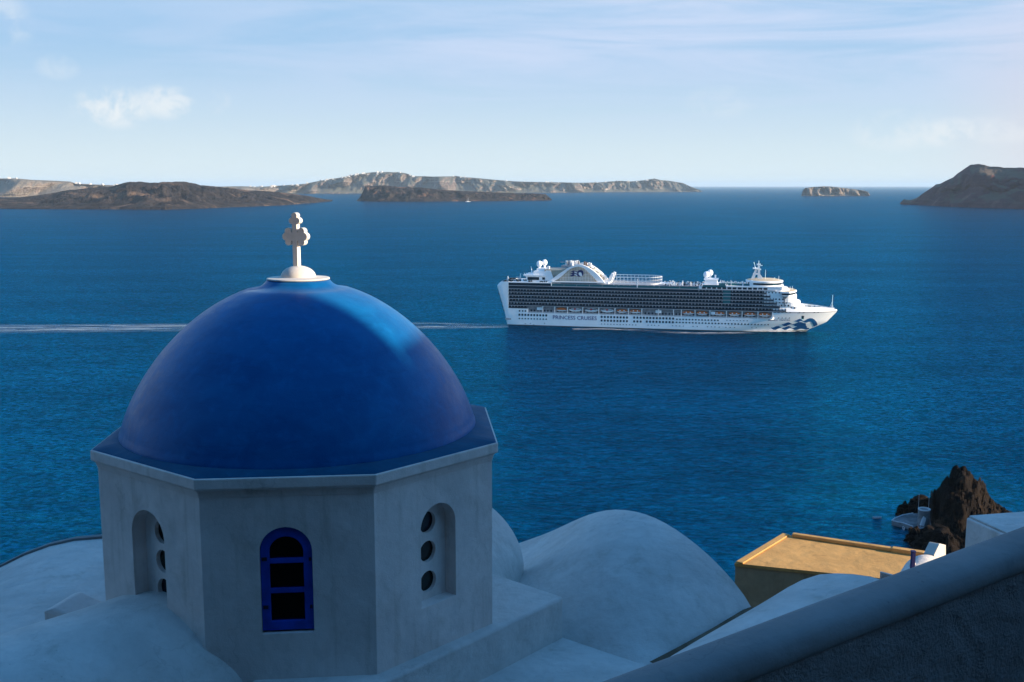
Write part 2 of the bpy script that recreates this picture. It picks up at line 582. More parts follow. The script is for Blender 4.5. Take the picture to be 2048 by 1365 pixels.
# ------------------------------------------------------------------ terrain that rises from the water
def lin(pts, u):
    if u <= pts[0][0]:
        return pts[0][1]
    for (a, b), (c, d) in zip(pts, pts[1:]):
        if u <= c:
            return b+(d-b)*(u-a)/(c-a)
    return pts[-1][1]


def fbm(x, y, z, oct=5):
    return noise.fractal((x, y, z), 0.9, 2.1, oct)


def island(name, sil, base, depth, back, prof, m, nu=260, nd=26, gul=0.0, gs=300.0, amp=0.1, ns=200.0, seed=0.0, jag=0.0, low=-3.0, rough=0.0):
    u0, u1 = sil[0][0], sil[-1][0]
    cols = []
    for i in range(nu):
        u = u0+(u1-u0)*i/(nu-1)
        vb, vt = lin(base, u), lin(sil, u)
        vt = min(vt, vb-0.4)
        P0 = at_z(u, vb, 0.0)
        d0 = Vector((P0.x, P0.y)).length
        rd = ray(u, vt)
        hd = Vector((rd.x, rd.y))
        dep = depth if not callable(depth) else depth(u)
        dr = d0+dep
        Pr = CAM+rd*(dr/hd.length)
        zr = max(Pr.z, 1.0)
        zr *= 1+jag*fbm(Pr.x/ns*3, Pr.y/ns*3, seed+9, 5)
        col = []
        for j in range(nd):
            t = j/(nd-1)
            x, y = P0.x+(Pr.x-P0.x)*t, P0.y+(Pr.y-P0.y)*t
            env = sin(pi*min(1, t*1.02))
            if gul:
                gl = noise.ridged_multi_fractal((x/gs, y/gs*0.3, seed+t*0.4), 1.0, 2.0, 4, 1.0, 2.0)-1.1
                dd = gul*gl*env
                hx = Vector((Pr.x-P0.x, Pr.y-P0.y)).normalized()
                x, y = x+hx.x*dd, y+hx.y*dd
            z = zr*lin(prof, t) + zr*amp*env*fbm(x/ns, y/ns, seed, 6)
            if rough:
                z += rough*fbm(x/3.0, y/3.0, z/3.0, 5)*min(1, t*6)
            if j == 0:
                z = low
                x += fbm(x/ns*2, y/ns*2, seed+3)*ns*0.04
                y += fbm(x/ns*2, y/ns*2, seed+5)*ns*0.10
            elif t < 0.999:
                dh = Vector((x, y)).length
                zs = CZ+(zr-CZ)*dh/dr
                z = min(z, zs-0.004*zr)
                z = max(z, 0.15)
            col.append((x, y, z))
        for k in (0.35, 0.7, 1.0):
            q = Vector((Pr.x, Pr.y)).normalized()*(back*k)
            col.append((Pr.x+q.x, Pr.y+q.y, zr*(1-k**1.3)*(1-0.1*k) + (low if k == 1.0 else 0)))
        cols.append(col)
    b = MB()
    b.quad_grid(cols)
    # close the two ends
    b.poly(cols[0])
    b.poly(list(reversed(cols[-1])))
    o = b.build(name, m, smooth=True, ang=50, merge=False)
    return o


CLIFF = [(0, 0), (0.12, 0.16), (0.30, 0.46), (0.48, 0.80), (0.58, 0.93), (1, 1)]
SLOPE = [(0, 0), (0.04, 0.10), (0.3, 0.42), (0.6, 0.74), (1, 1)]
LAVA = [(0, 0), (0.02, 0.10), (0.25, 0.34), (0.5, 0.58), (0.8, 0.86), (1, 1)]

tag(island('caldera_cliffs', [(-420, 352), (-200, 355), (0, 357.5), (30, 357), (62, 360), (100, 361.5), (142, 363.5), (150, 367), (185, 369), (230, 371), (300, 372), (420, 373), (560, 376)],
           [(-420, 396), (0, 395), (210, 394), (560, 388)], 900, 1500, CLIFF, M['pale_cliff'], 340, 28, gul=480, gs=340, amp=0.05, ns=500, seed=1.3), kind='structure')
tag(island('caldera_rim', [(440, 373.5), (480, 373), (520, 374), (570, 371), (610, 368), (640, 362), (672, 357), (700, 351.5), (722, 347.5), (745, 345), (775, 344.5), (800, 345), (815, 348), (826, 352.5), (870, 353.5), (905, 353), (912, 352.3), (920, 353.8), (960, 357), (1000, 361), (1040, 363.5), (1100, 364.8), (1160, 366), (1200, 365), (1240, 362), (1262, 363.5), (1290, 360.5), (1309, 357.3), (1322, 360.5), (1345, 363), (1366, 366.5), (1380, 373), (1392, 377.5), (1404, 382.5)],
           [(440, 389), (700, 387.5), (1100, 386), (1200, 385), (1404, 384)], lambda u: lin([(1366, 1500), (1404, 120)], u), 2200, CLIFF, M['cliff'], 620, 30, gul=950, gs=330, amp=0.08, ns=700, seed=4.2, jag=0.012), kind='structure')
tag(island('volcanic_island', [(-260, 396), (-120, 392), (0, 396), (40, 395), (84, 390), (112, 385), (140, 380), (185, 376), (225, 373), (240, 368), (253, 365), (278, 363.6), (295, 365.5), (316, 365), (345, 363.8), (373, 364), (390, 367), (404, 371), (430, 373.5), (457, 376), (492, 380.5), (530, 382.5), (570, 386), (595, 389.5), (615, 392), (640, 397), (665, 402)],
           [(-260, 421), (0, 418.5), (120, 419), (330, 420), (400, 418), (480, 414.5), (560, 411.5), (620, 407), (665, 403)], lambda u: lin([(480, 1300), (600, 700), (665, 60)], u), 1200, LAVA, M['lava'], 520, 60, gul=120, gs=220, amp=0.42, ns=170, seed=7.7, jag=0.03), kind='structure')
tag(island('lava_island', [(713, 402), (717, 398), (722, 391), (727, 381), (731, 371.5), (738, 370.5), (745, 373), (753, 372.5), (768, 371.2), (784, 372.5), (800, 374.5), (840, 375.8), (870, 378.5), (890, 380), (925, 382.5), (960, 383.8), (1010, 386), (1052, 387.2), (1080, 387.6), (1092, 389), (1098, 394), (1104, 400.3)],
           [(713, 402.6), (760, 403.4), (840, 403.8), (1000, 402.5), (1104, 401)], lambda u: lin([(713, 40), (740, 420), (1050, 420), (1104, 40)], u), 500, SLOPE, M['lava_islet'], 340, 36, gul=110, gs=130, amp=0.30, ns=100, seed=11.1, jag=0.03), kind='structure')
tag(island('rock_islet', [(1602, 391.8), (1604, 386), (1606, 381), (1611, 376.2), (1625, 374.4), (1647, 373), (1662, 373.4), (1678, 375.2), (1710, 379), (1725, 381), (1735, 383.3), (1738, 387), (1740.5, 391.8)],
           [(1602, 392.3), (1740.5, 392.3)], lambda u: lin([(1602, 30), (1614, 260), (1726, 260), (1740, 30)], u), 500, CLIFF, M['pale_cliff'], 160, 24, gul=190, gs=110, amp=0.04, ns=150, seed=3.3), kind='structure')
tag(island('headland', [(1800, 407.6), (1803, 403), (1808, 398.7), (1814, 400), (1821, 400.6), (1832, 397), (1840, 391.8), (1848, 386), (1856, 380.7), (1864, 375.5), (1872, 369.2), (1880, 368), (1892, 362), (1906, 355.4), (1914, 348), (1922, 342.7), (1932, 335), (1940, 329.8), (1957, 328.6), (1979, 333), (2011, 335.6), (2048, 336.4), (2110, 332), (2200, 326), (2320, 330), (2420, 340)],
           [(1800, 409), (1850, 411.5), (1900, 414), (2048, 418.7), (2200, 424), (2420, 430)], lambda u: lin([(1800, 40), (1860, 300), (1920, 520)], u), 900, SLOPE, M['headland'], 300, 36, gul=150, gs=200, amp=0.16, ns=220, seed=15.5, jag=0.015), kind='structure')

# ------------------------------------------------------------------ sea stack with its small harbour
stack = island('sea_stack', [(1822, 1026), (1828, 1014), (1834.6, 1001), (1850, 998), (1861, 996.7), (1862, 983), (1871, 978), (1880, 975.6), (1884, 958.8), (1889, 956), (1893.6, 955), (1902, 943.6), (1910.4, 936.5), (1917, 936), (1921, 932.6), (1926, 933), (1935.7, 941), (1942, 948), (1949, 957), (1956, 960), (1962.7, 963), (1969, 968), (1972.8, 975.6), (1977.8, 992.5), (1984, 998), (1989.6, 1002.6), (2003, 1012), (2015, 1024.5), (2024, 1034), (2031, 1045)],
               [(1818, 1032), (1857, 1036), (1866, 1085), (1895, 1128), (1950, 1128), (2000, 1095), (2015, 1066), (2031, 1047)], lambda u: lin([(1818, 4), (1830, 8), (1857, 10), (1872, 32), (1900, 48), (1975, 44), (2000, 34), (2015, 15), (2031, 3)], u), 14, [(0, 0), (0.03, 0.12), (0.2, 0.25), (0.45, 0.40), (0.7, 0.62), (0.88, 0.84), (1, 1)], M['stack'], 200, 60, gul=9, gs=12, amp=0.30, ns=13, seed=21.0, jag=0.03, low=-1.5, rough=2.2)
tag(stack, 'dark jagged volcanic rock rising from the sea beside the small quay', 'rock')

harbour = thing('quay', 'low grey quay with white rim at the foot of the dark rock', 'quay', at_z(1822, 1043, 0))
hl = harbour.location


def hz(u, v, z):
    return at_z(u, v, z)-Vector(hl)


b = MB()
out = [hz(u, v, 1.6) for (u, v) in ((1783.5, 1042), (1790, 1037), (1805, 1031), (1826, 1027), (1862, 1026), (1880, 1050), (1862, 1058), (1830, 1055), (1818, 1051), (1807, 1047), (1796, 1045))]
b.prism([(p.x, p.y, 1.6) for p in out], (0, 0, -3.0))
b.build('platform', M['concrete'], harbour, bevel=0.08)
b = MB()
for (p, q) in ((0, 10), (10, 9), (9, 8), (8, 7), (0, 1), (1, 2), (2, 3)):
    A, B_ = out[p], out[q]
    d = (B_-A).normalized()
    n_ = Vector((-d.y, d.x, 0))*0.16
    b.prism([(A.x-n_.x, A.y-n_.y, 1.604), (B_.x-n_.x, B_.y-n_.y, 1.604), (B_.x+n_.x, B_.y+n_.y, 1.604), (A.x+n_.x, A.y+n_.y, 1.604)], (0, 0, 0.22))
b.build('kerb', M['quay_white'], harbour)
tc_ = hz(1848.5, 1019.5, 7.4)
b = MB()
b.lathe((tc_.x, tc_.y), [(0.01, 7.3), (1.75, 7.3), (1.95, 7.3), (2.0, 7.3), (2.1, 0.5), (2.15, -1)], 32)
b.build('round_terrace', M['concrete'], harbour, smooth=True)
b = MB()
b.lathe((tc_.x, tc_.y), [(1.72, 7.31), (1.72, 7.75), (2.08, 7.75), (2.08, 7.31)], 32)
b.build('rim', M['quay_white'], harbour, smooth=True)
b = MB()
st0, st1 = hz(1851, 1026, 6.6), hz(1841.5, 1056, 1.7)
nst = 14
for i in range(nst):
    t = i/(nst-1)
    c = st0.lerp(st1, t)
    b.box(c.x-0.55, c.x+0.55, c.y-0.35, c.y+0.35, c.z-1.2, c.z)
b.build('stair', M['quay_white'], harbour)
b = MB()
rp = [hz(1856, 1020, 7.2), hz(1857, 1036, 4.6)]
for (p, q) in ((rp[0], rp[1]),):
    b.prism([(p.x-0.3, p.y, p.z), (p.x+0.3, p.y, p.z), (q.x+0.3, q.y, q.z), (q.x-0.3, q.y, q.z)], (0, 0, -0.7))
b.build('retaining_wall', M['quay_white'], harbour)
b = MB()
rb = hz(1840, 1057, 2.2)
b.lathe((rb.x, rb.y), [(0.01, 2.2), (2.3, 2.2), (2.4, 2.2), (2.55, -1)], 28)
b.build('lower_terrace', M['concrete'], harbour, smooth=True)
b = MB()
b.lathe((rb.x, rb.y), [(2.2, 2.21), (2.2, 2.5), (2.5, 2.5), (2.5, 2.21)], 28)
b.build('rim', M['concrete'], harbour, smooth=True)
for (u, v, h) in ((1836.8, 1016, 5.2), (1857, 1018, 6.0)):
    b = MB()
    p = hz(u, v, 2.0)
    b.tube((p.x, p.y, 0), (p.x, p.y, 2.0+h), 0.09, 0.06)
    b.build('lamp_mast', M['quay_white'], harbour)


def boulder(u, v, r, h, seed, label):
    p = at_z(u, v, 0)
    bm = bmesh.new()
    bmesh.ops.create_icosphere(bm, subdivisions=4, radius=1.0)
    for w in bm.verts:
        k = 1+0.45*noise.fractal(w.co*1.6+Vector((seed, 0, 0)), 1, 2, 5)
        w.co = Vector((w.co.x*r*k, w.co.y*r*0.8*k, w.co.z*h*k))
    me = bpy.data.meshes.new('boulder')
    bm.to_mesh(me)
    bm.free()
    me.materials.append(M['stack'])
    o = bpy.data.objects.new('boulder', me)
    COL.objects.link(o)
    o.location = p
    tag(o, label, 'rock', 'boulders by the quay')


boulder(1810, 1024, 2.7, 3.2, 1, 'rounded dark boulder just left of the largest boulder behind the quay')
boulder(1800, 1031, 1.5, 2.2, 2, 'smallest dark boulder at the seaward tip of the quay')
boulder(1820, 1021, 3.0, 2.4, 3, 'low dark boulder between the quay and the square-topped rock')
boulder(1845, 1013, 4.6, 3.4, 4, 'square-topped dark rock behind the round terrace')
boulder(1831, 1015, 2.8, 3.0, 5, 'dark rock at the left end of the ledge behind the round terrace')
boulder(1868, 1098, 7.5, 7.0, 12, 'broad dark rock in front of the quay, at the foot of the tallest rock')
boulder(1829, 1083, 3.0, 4.5, 8, 'dark rock at the waterline under the lower round terrace')


def rowing_boat(u, v, rz, L, label):
    t = thing('rowing_boat', label, 'boat', at_z(u, v, 0), rz, 'rowing boats by the quay')
    b = MB()
    rows = []
    n = 14
    for i in range(n+1):
        x = -L/2+L*i/n
        k = (1-abs(2*i/n-1)**2.4)
        w = 0.34*L*0.5*max(0.04, k)
        sh = 0.55+0.25*(2*i/n-1)**2
        rows.append([(x, -w, sh), (x, -w*0.85, 0.15), (x, -w*0.3, -0.15), (x, w*0.3, -0.15), (x, w*0.85, 0.15), (x, w, sh), (x, w*0.84, sh), (x, w*0.6, 0.2), (x, 0, 0.08), (x, -w*0.6, 0.2), (x, -w*0.84, sh), (x, -w, sh)])
    b.quad_grid(rows)
    b.build('hull', M['boat_white'], t, smooth=True, ang=40)
    for x in (-0.22, 0.05, 0.3):
        b = MB()
        b.box(x*L-0.13, x*L+0.13, -0.12*L, 0.12*L, 0.42, 0.47)
        b.build('thwart', M['wood'], t)
    return t


rowing_boat(1754, 1037.5, 0.05, 3.3, 'small rowing boat afloat on open water left of the quay')
rowing_boat(1807, 1059, 1.35, 2.7, 'small rowing boat moored end-on at the edge of the quay')


# ------------------------------------------------------------------ the slope the village stands on
def make_slope():
    rows = []
    ys = [-190, -150, -110, -80, -55, -38, -25, -16, -10, -6, -3, 0, 3, 6, 9, 12, 14, 17, 20, 24, 29, 36, 46, 58, 74, 92, 112, 135, 150, 165]
    prof = [(-190, 245), (-110, 238), (-60, 202), (-34, 162), (-16, 135), (-8, 122.5), (-4.5, 117.8), (-2, 116.3), (3, 115.2), (8, 114.3), (13, 113.9), (15, 112.6), (18, 110), (22, 107.4), (29, 102.0), (36, 97), (46, 88), (74, 60), (112, 22), (135, 4), (150, -4), (165, -8)]  # unseen rise behind the camera is steepened to block sky light
    for y in ys:
        row = []
        for i in range(-34, 35):
            x = 300*(i/34)*abs(i/34)**0.6
            z = lin(prof, y+0.0012*x*x*0.4)
            far = min(1.0, abs(x)/30 + abs(min(0, y+8))/30 + max(0, y-26)/20)
            z += far*5*fbm(x/40, y/40, 3.1, 5) + 0.06*fbm(x/1.5, y/1.5, 8.0, 3)
            row.append((x, y, z))
        rows.append(row)
    b = MB()
    b.quad_grid(rows)
    o = b.build('hillside', M['slope'], smooth=True, ang=80)
    tag(o, kind='structure')


make_slope()

# ------------------------------------------------------------------ domed church
church = thing('church', 'whitewashed octagonal church with a large blue dome and a white cross', 'church', (-2.6, 13.0, 114.0))
CL = Vector(church.location)


def loc(p):
    return (p[0]-CL.x, p[1]-CL.y, p[2]-CL.z)


class CB(MB):
    """mesh builder that takes world points and builds church parts"""
    def build(s, name, mats, parent=None, **kw):
        s.v = [(a-CL.x, b_-CL.y, c_-CL.z) for (a, b_, c_) in s.v]
        return MB.build(s, name, mats, church if parent is None else parent, **kw)


OC = Vector((-2.6, 13.0))
OV = [Vector(p) for p in ((-4.833, 11.83), (-3.277, 10.6), (-1.426, 10.79), (-0.165, 12.187), (-0.356, 14.209))]
for a in (207.7+225, 207.7+270, 207.7+315):
    OV.append(Vector((-2.578+2.52*cos(radians(a)), 13.0+2.52*sin(radians(a)))))
INS = 0.07/2.33


def octo(k, z):
    return [(OC.x+(p.x-OC.x)*k, OC.y+(p.y-OC.y)*k, z) for p in OV]


def arc_pts(u0, u1, z0, zs, n=18):
    """arched opening outline (u,z), anticlockwise from lower left"""
    r = (u1-u0)/2
    c = (u0+u1)/2
    pts = [(u0, z0), (u1, z0)]
    for i in range(n+1):
        a = pi*i/n
        pts.append((c+r*cos(a), zs+(r)*0.98*sin(a)))
    return pts


ZB, ZT = 113.9, 116.80
WV = [Vector((OC.x+(p.x-OC.x)*(1-INS), OC.y+(p.y-OC.y)*(1-INS))) for p in OV]
openings = {0: (arc_pts(0.632, 1.255, 115.36, 116.155), 0.17), 1: (arc_pts(0.593, 1.145, 115.262, 116.170), 0.075), 2: (arc_pts(0.665, 1.211, 115.29, 116.190), 0.17)}
wall = CB()
for i in range(8):
    a, c = WV[i], WV[(i+1) % 8]
    t = (c-a)
    L = t.length
    t = t/L
    n_ = Vector((t.y, -t.x))
    P = lambda u, z, d=0.0: (a.x+t.x*u-n_.x*d, a.y+t.y*u-n_.y*d, z)
    if i not in openings:
        wall.poly([P(0, ZB), P(L, ZB), P(L, ZT), P(0, ZT)])
        continue
    hole, dep = openings[i]
    outer = [(0, ZB), (L, ZB), (L, ZT), (0, ZT)]
    ol = [Vector((p[0], p[1], 0)) for p in outer]
    hl_ = [Vector((p[0], p[1], 0)) for p in hole]
    allp = outer+hole
    base = len(wall.v)
    wall.v += [P(*q) for q in allp]
    for tri in tessellate_polygon([ol, hl_]):
        wall.f.append(tuple(base+k for k in tri))
        wall.m.append(0)
    # reveal
    nh = len(hole)
    wall.quad_grid([[P(q[0], q[1]) for q in hole], [P(q[0], q[1], dep) for q in hole]], True)
    if i == 1:
        wall.poly([P(q[0], q[1], dep+0.06) for q in hole])
        wall.quad_grid([[P(q[0], q[1], dep) for q in hole], [P(q[0], q[1], dep+0.06) for q in hole]], True)
    else:
        if i == 0:
            cs = [(0.945, 116.165), (0.948, 115.828), (0.950, 115.492)]
            rr_ = 0.132
        else:
            cs = [(0.930, 116.200), (0.930, 115.855), (0.932, 115.497)]
            rr_ = 0.125
        hv = [[Vector((c_[0]+rr_*cos(-2*pi*k/28), c_[1]+rr_*sin(-2*pi*k/28), 0)) for k in range(28)] for c_ in cs]
        flat = [Vector((q[0], q[1], 0)) for q in hole]
        allv = flat[:]
        for h_ in hv:
            allv += h_
        base = len(wall.v)
        wall.v += [P(q.x, q.y, dep) for q in allv]
        for tri in tessellate_polygon([flat]+hv):
            wall.f.append(tuple(base+k for k in tri))
            wall.m.append(0)
        for h_ in hv:
            wall.quad_grid([[P(q.x, q.y, dep) for q in h_], [P(q.x, q.y, dep+0.05) for q in h_]], True)
        for c_, mm, nm in zip(cs, ((M['glass_a'], M['glass_g'], M['glass_b']) if i == 0 else (M['glass_b'], M['glass_a'], M['glass_g'])), ('amber', 'green', 'navy') if i == 0 else ('navy', 'amber', 'green')):
            ob = CB()
            ob.prism([P(c_[0]+(rr_+0.015)*cos(2*pi*k/28), c_[1]+(rr_+0.015)*sin(2*pi*k/28), dep+0.05) for k in range(28)], (-n_.x*0.02, -n_.y*0.02, 0))
            o = ob.build('round_window', mm)
            o['label'] = 'round dark %s glass pane in an arched niche' % nm
drum = wall.build('drum_wall', M['plaster'], bevel=0.028, seg=3)

# the blue window in the front face: frame, glazing bars, panes, hinges
a, c = WV[1], WV[2]
t = (c-a).normalized()
n_ = Vector((t.y, -t.x))
PF = lambda u, z, d: (a.x+t.x*u-n_.x*d, a.y+t.y*u-n_.y*d, z)
wf = CB()
outl = arc_pts(0.598, 1.140, 115.285, 116.168)
inn = arc_pts(0.690, 1.048, 115.385, 116.150)
no = len(outl)
ov = [Vector((q[0], q[1], 0)) for q in outl]
iv = [Vector((q[0], q[1], 0)) for q in inn]
for d_, fl in ((0.040, False), (0.085, True)):
    base = len(wf.v)
    wf.v += [PF(q.x, q.y, d_) for q in ov+iv]
    for tri in tessellate_polygon([ov, iv]):
        wf.f.append(tuple(base+k for k in tri))
        wf.m.append(0)
wf.quad_grid([[PF(q.x, q.y, 0.040) for q in ov], [PF(q.x, q.y, 0.085) for q in ov]], True)
wf.quad_grid([[PF(q.x, q.y, 0.040) for q in iv], [PF(q.x, q.y, 0.085) for q in iv]], True)
win = wf.build('window', M['blue_wood'], bevel=0.006)
for z0 in (115.700, 116.030):
    wb = CB()
    wb.prism([PF(0.691, z0, 0.046), PF(1.047, z0, 0.046), PF(1.047, z0+0.05, 0.046), PF(0.691, z0+0.05, 0.046)], (-n_.x*0.03, -n_.y*0.03, 0))
    wb.build('glazing_bar', M['blue_wood'], win)
wb = CB()
wb.poly([PF(q[0], q[1], 0.088) for q in arc_pts(0.68, 1.058, 115.37, 116.155)])
wb.build('pane', M['pane'], win)
for (u_, z_) in ((0.612, 116.065), (0.612, 115.53), (1.105, 116.05), (1.105, 115.52)):
    wb = CB()
    w_ = 0.055 if u_ < 0.9 else 0.025
    wb.prism([PF(u_, z_, 0.030), PF(u_+w_, z_, 0.030), PF(u_+w_, z_+0.038, 0.030), PF(u_, z_+0.038, 0.030)], (-n_.x*0.009, -n_.y*0.009, 0))
    wb.build('hinge', M['iron'], win)

# cornice: fascia with a cove under it
co = CB()
co.quad_grid([octo(1-INS+0.002, ZT-0.02), octo(1-INS+0.006, ZT+0.015), octo(1-0.018, ZT+0.06), octo(1-0.008, ZT+0.075), octo(1, ZT+0.085), octo(1, 117.0), octo(0.985, 117.004), octo(0.9, 117.0)], True)
co.build('cornice', M['plaster'], bevel=0.012, seg=2)
# blue ledge between cornice and dome
NA = 96


def on_octo(ang, k, z):
    d = Vector((cos(ang), sin(ang)))
    best = None
    for i in range(8):
        p, q = OV[i]-OC, OV[(i+1) % 8]-OC
        e = q-p
        den = d.x*e.y-d.y*e.x
        if abs(den) < 1e-9:
            continue
        s_ = (p.x*e.y-p.y*e.x)/den
        w_ = (p.x*d.y-p.y*d.x)/den
        if s_ > 0 and -1e-6 <= w_ <= 1+1e-6:
            best = s_ if best is None else min(best, s_)
    return (OC.x+d.x*best*k, OC.y+d.y*best*k, z)


DC = Vector((-2.625, 13.0))
angs = sorted([2*pi*i/NA for i in range(NA)]+[atan2(p.y-OC.y, p.x-OC.x) % (2*pi) for p in OV])
led = CB()
circ = lambda r, z: [(DC.x+r*cos(t_), DC.y+r*sin(t_), z) for t_ in angs]
led.quad_grid([[on_octo(t_, 0.90, 116.97) for t_ in angs], [on_octo(t_, 0.992, 117.000) for t_ in angs], [on_octo(t_, 0.988, 117.012) for t_ in angs], circ(2.19, 117.045), circ(2.0, 117.06)], True)
led.build('ledge', M['ledge'], smooth=True, ang=50)

# dome
prof = [(2.172, 117.00), (2.168, 117.045), (2.163, 117.075)]
H_ = 1.85
nP = 60
for i in range(1, nP):
    tt = 0.04+(0.956-0.04)*(i/nP)**0.9
    r_ = 2.165*(1-tt**1.41)**(1/2.05)
    prof.append((r_, 117.0+H_*tt))
rl, zl = prof[-1]
for (fr, dz) in ((0.93, 0.006), (0.85, 0.015), (0.76, 0.030), (0.69, 0.052), (0.635, 0.082), (0.60, 0.112)):
    prof.append((rl*fr, zl+dz))
z_neck = prof[-1][1]
r_neck = prof[-1][0]
dome_wob = lambda a_, z_: 1+0.004*noise.fractal((cos(a_)*1.4, sin(a_)*1.4, z_*1.2), 1, 2, 4)
db = CB()
db.lathe((DC.x, DC.y), prof+[(0.02, z_neck+0.002)], 128, f=dome_wob)
db.build('dome', M['dome'], smooth=True, ang=60)
# white cap: a flat disc and a little dome
cb_ = CB()
zc = z_neck+0.004
cb_.lathe((DC.x, DC.y), [(0.02, zc), (r_neck*0.98, zc), (r_neck+0.004, zc+0.010), (r_neck-0.004, zc+0.022), (0.25, zc+0.028), (0.212, zc+0.034)] +
          [(0.212*cos(k*pi/2/12), zc+0.034+0.135*sin(k*pi/2/12)) for k in range(1, 12)]+[(0.005, zc+0.169)], 64)
cb_.build('dome_cap', M['white_clean'], smooth=True, ang=38)


# budded cross, one closed outline per arm, turned to the left
def cross_outline():
    hs, ha = 0.029, 0.050      # half widths of stem and arms

    def bud(Ltip, hw, off, rs, re, back):
        """outline of one arm's end, from lower edge to upper edge, arm along +x"""
        cx = Ltip-back
        ex = Ltip-re
        pts = []
        x0 = cx-sqrt(max(0, rs*rs-(off-hw)**2))
        a0 = atan2(-hw+off, x0-cx)

        def isect():
            d = Vector((ex-cx, off))
            D = d.length
            k = (rs*rs-re*re+D*D)/(2*D)
            h = sqrt(max(0, rs*rs-k*k))
            u = d/D
            w = Vector((u.y, -u.x))
            return Vector((cx, -off))+u*k+w*h
        q = isect()
        a1 = atan2(q.y+off, q.x-cx)
        while a0 > 0:
            a0 -= 2*pi
        a0 = a0 if a0 < 0 else a0-2*pi
        if a1 < a0:
            a1 += 2*pi
        # go from a0 (upper left of the lower bud) round its lower side to a1
        a0 = a0 if a0 > -2*pi else a0+2*pi
        for i in range(9):
            aa = a0+(a1-a0)*i/8
            pts.append((cx+rs*cos(aa), -off+rs*sin(aa)))
        b0 = atan2(q.y, q.x-ex)
        for i in range(1, 12):
            aa = b0+(-b0*2)*i/12
            pts.append((ex+re*cos(aa), re*sin(aa)))
        low = pts[:9]
        pts += [(x, -y) for (x, y) in reversed(low)]
        return pts
    zc_ = 0.375
    right = bud(0.160, ha, 0.066, 0.042, 0.050, 0.075)
    top = bud(0.290, hs, 0.030, 0.040, 0.036, 0.098)
    P_ = [(-hs, 0.0), (hs, 0.0), (hs, zc_-ha)]
    P_ += [(x, zc_+y) for (x, y) in right]
    P_ += [(hs, zc_+ha)]
    P_ += [(-y, zc_+x) for (x, y) in top]
    P_ += [(-hs, zc_+ha)]
    P_ += [(-x, zc_-y) for (x, y) in right]
    P_ += [(-hs, zc_-ha)]
    return P_


crz = radians(-12)
cv = CB()
ux, uy = cos(crz), sin(crz)
nx, ny = sin(crz), -cos(crz)        # facing the camera's left
th = 0.100
zc0 = zc+0.150
cv.prism([(DC.x-0.012+ux*x+nx*th/2, DC.y+uy*x+ny*th/2, zc0+z) for (x, z) in cross_outline()], (-nx*th, -ny*th, 0))
cv.build('cross', M['white_clean'], bevel=0.005)

# podium along the right face
pd = CB()
A_, B_ = Vector((-1.37, 10.66)), Vector((0.665, 13.05))
pd.prism([(-2.9, 10.9, 114.75), (-2.2, 9.70, 114.75), (A_.x, A_.y, 114.75), (B_.x, B_.y, 114.75), (-0.35, 13.98, 114.75), (-2.2, 13.5, 114.75)], (0, 0, -1.4))
pd.build('podium', M['plaster_roof'], bevel=0.035, seg=3)


# vaults that lean against the drum
def vault(cls, name, path, prof_f, m, parent=None, nv=33, floor=111.5):
    """path: list of (x,y) axis points; prof_f(i) -> half width, base z, height"""
    b = cls()
    rows = []
    n = len(path)
    for i, p in enumerate(path):
        q = path[min(i+1, n-1)]
        r = path[max(i-1, 0)]
        d = Vector((q[0]-r[0], q[1]-r[1])).normalized()
        s_ = Vector((d.y, -d.x))
        hw, zb, h, ex = prof_f(i/(n-1))
        row = [(p[0]-s_.x*hw, p[1]-s_.y*hw, floor)]
        for k in range(nv):
            a_ = pi*k/(nv-1)
            cx = -cos(a_)*hw
            cz = zb+h*sin(a_)**ex
            w_ = 0.012*noise.fractal((p[0]+s_.x*cx, p[1]+s_.y*cx, 3.0), 1, 2, 3)
            row.append((p[0]+s_.x*cx, p[1]+s_.y*cx, cz+w_))
        row.append((p[0]+s_.x*hw, p[1]+s_.y*hw, floor))
        rows.append(row)
    b.quad_grid(rows)
    b.poly(rows[0])
    b.poly(list(reversed(rows[-1])))
    return b.build(name, m, parent, smooth=True, ang=50) if cls is MB else b.build(name, m, smooth=True, ang=50)


ax = radians(230.6)
pth = [(-2.6+cos(ax)*s_, 13.0+sin(ax)*s_) for s_ in [1.2+0.3*k for k in range(18)]]
vault(CB, 'vault', pth, lambda t_: (1.27, 114.52, 0.92, 1.0), M['plaster_roof'])
pth = [(-1.55+0.03*k, 13.5+0.2*k) for k in range(11)]
vault(CB, 'vault', pth, lambda t_: (1.0+0.45*min(1.0, t_*1.15)**0.8, 114.25, 1.05+0.25*t_, 1.0), M['plaster_roof'])

# the large vault on the right: rises from a straight springing at its near end to the far arch
far_arch = [(3.48, 13.68, 112.0), (3.42, 13.74, 114.0), (3.33, 13.83, 114.25), (3.21, 13.95, 114.42), (3.03, 14.13, 114.62), (2.80, 14.37, 114.83), (2.55, 14.61, 114.99), (2.30, 14.86, 115.12), (2.04, 15.12, 115.19), (1.84, 15.32, 115.19), (1.57, 15.59, 115.14), (1.29, 15.87, 115.0), (1.0, 16.17, 114.77), (0.62, 16.55, 114.44), (0.17, 16.99, 114.12), (-0.2, 17.37, 113.86), (-0.5, 17.6, 113.6)]
NR = 22
s0 = Vector((1.66, 12.17))
s1 = Vector((-0.45, 13.98))
rows = []
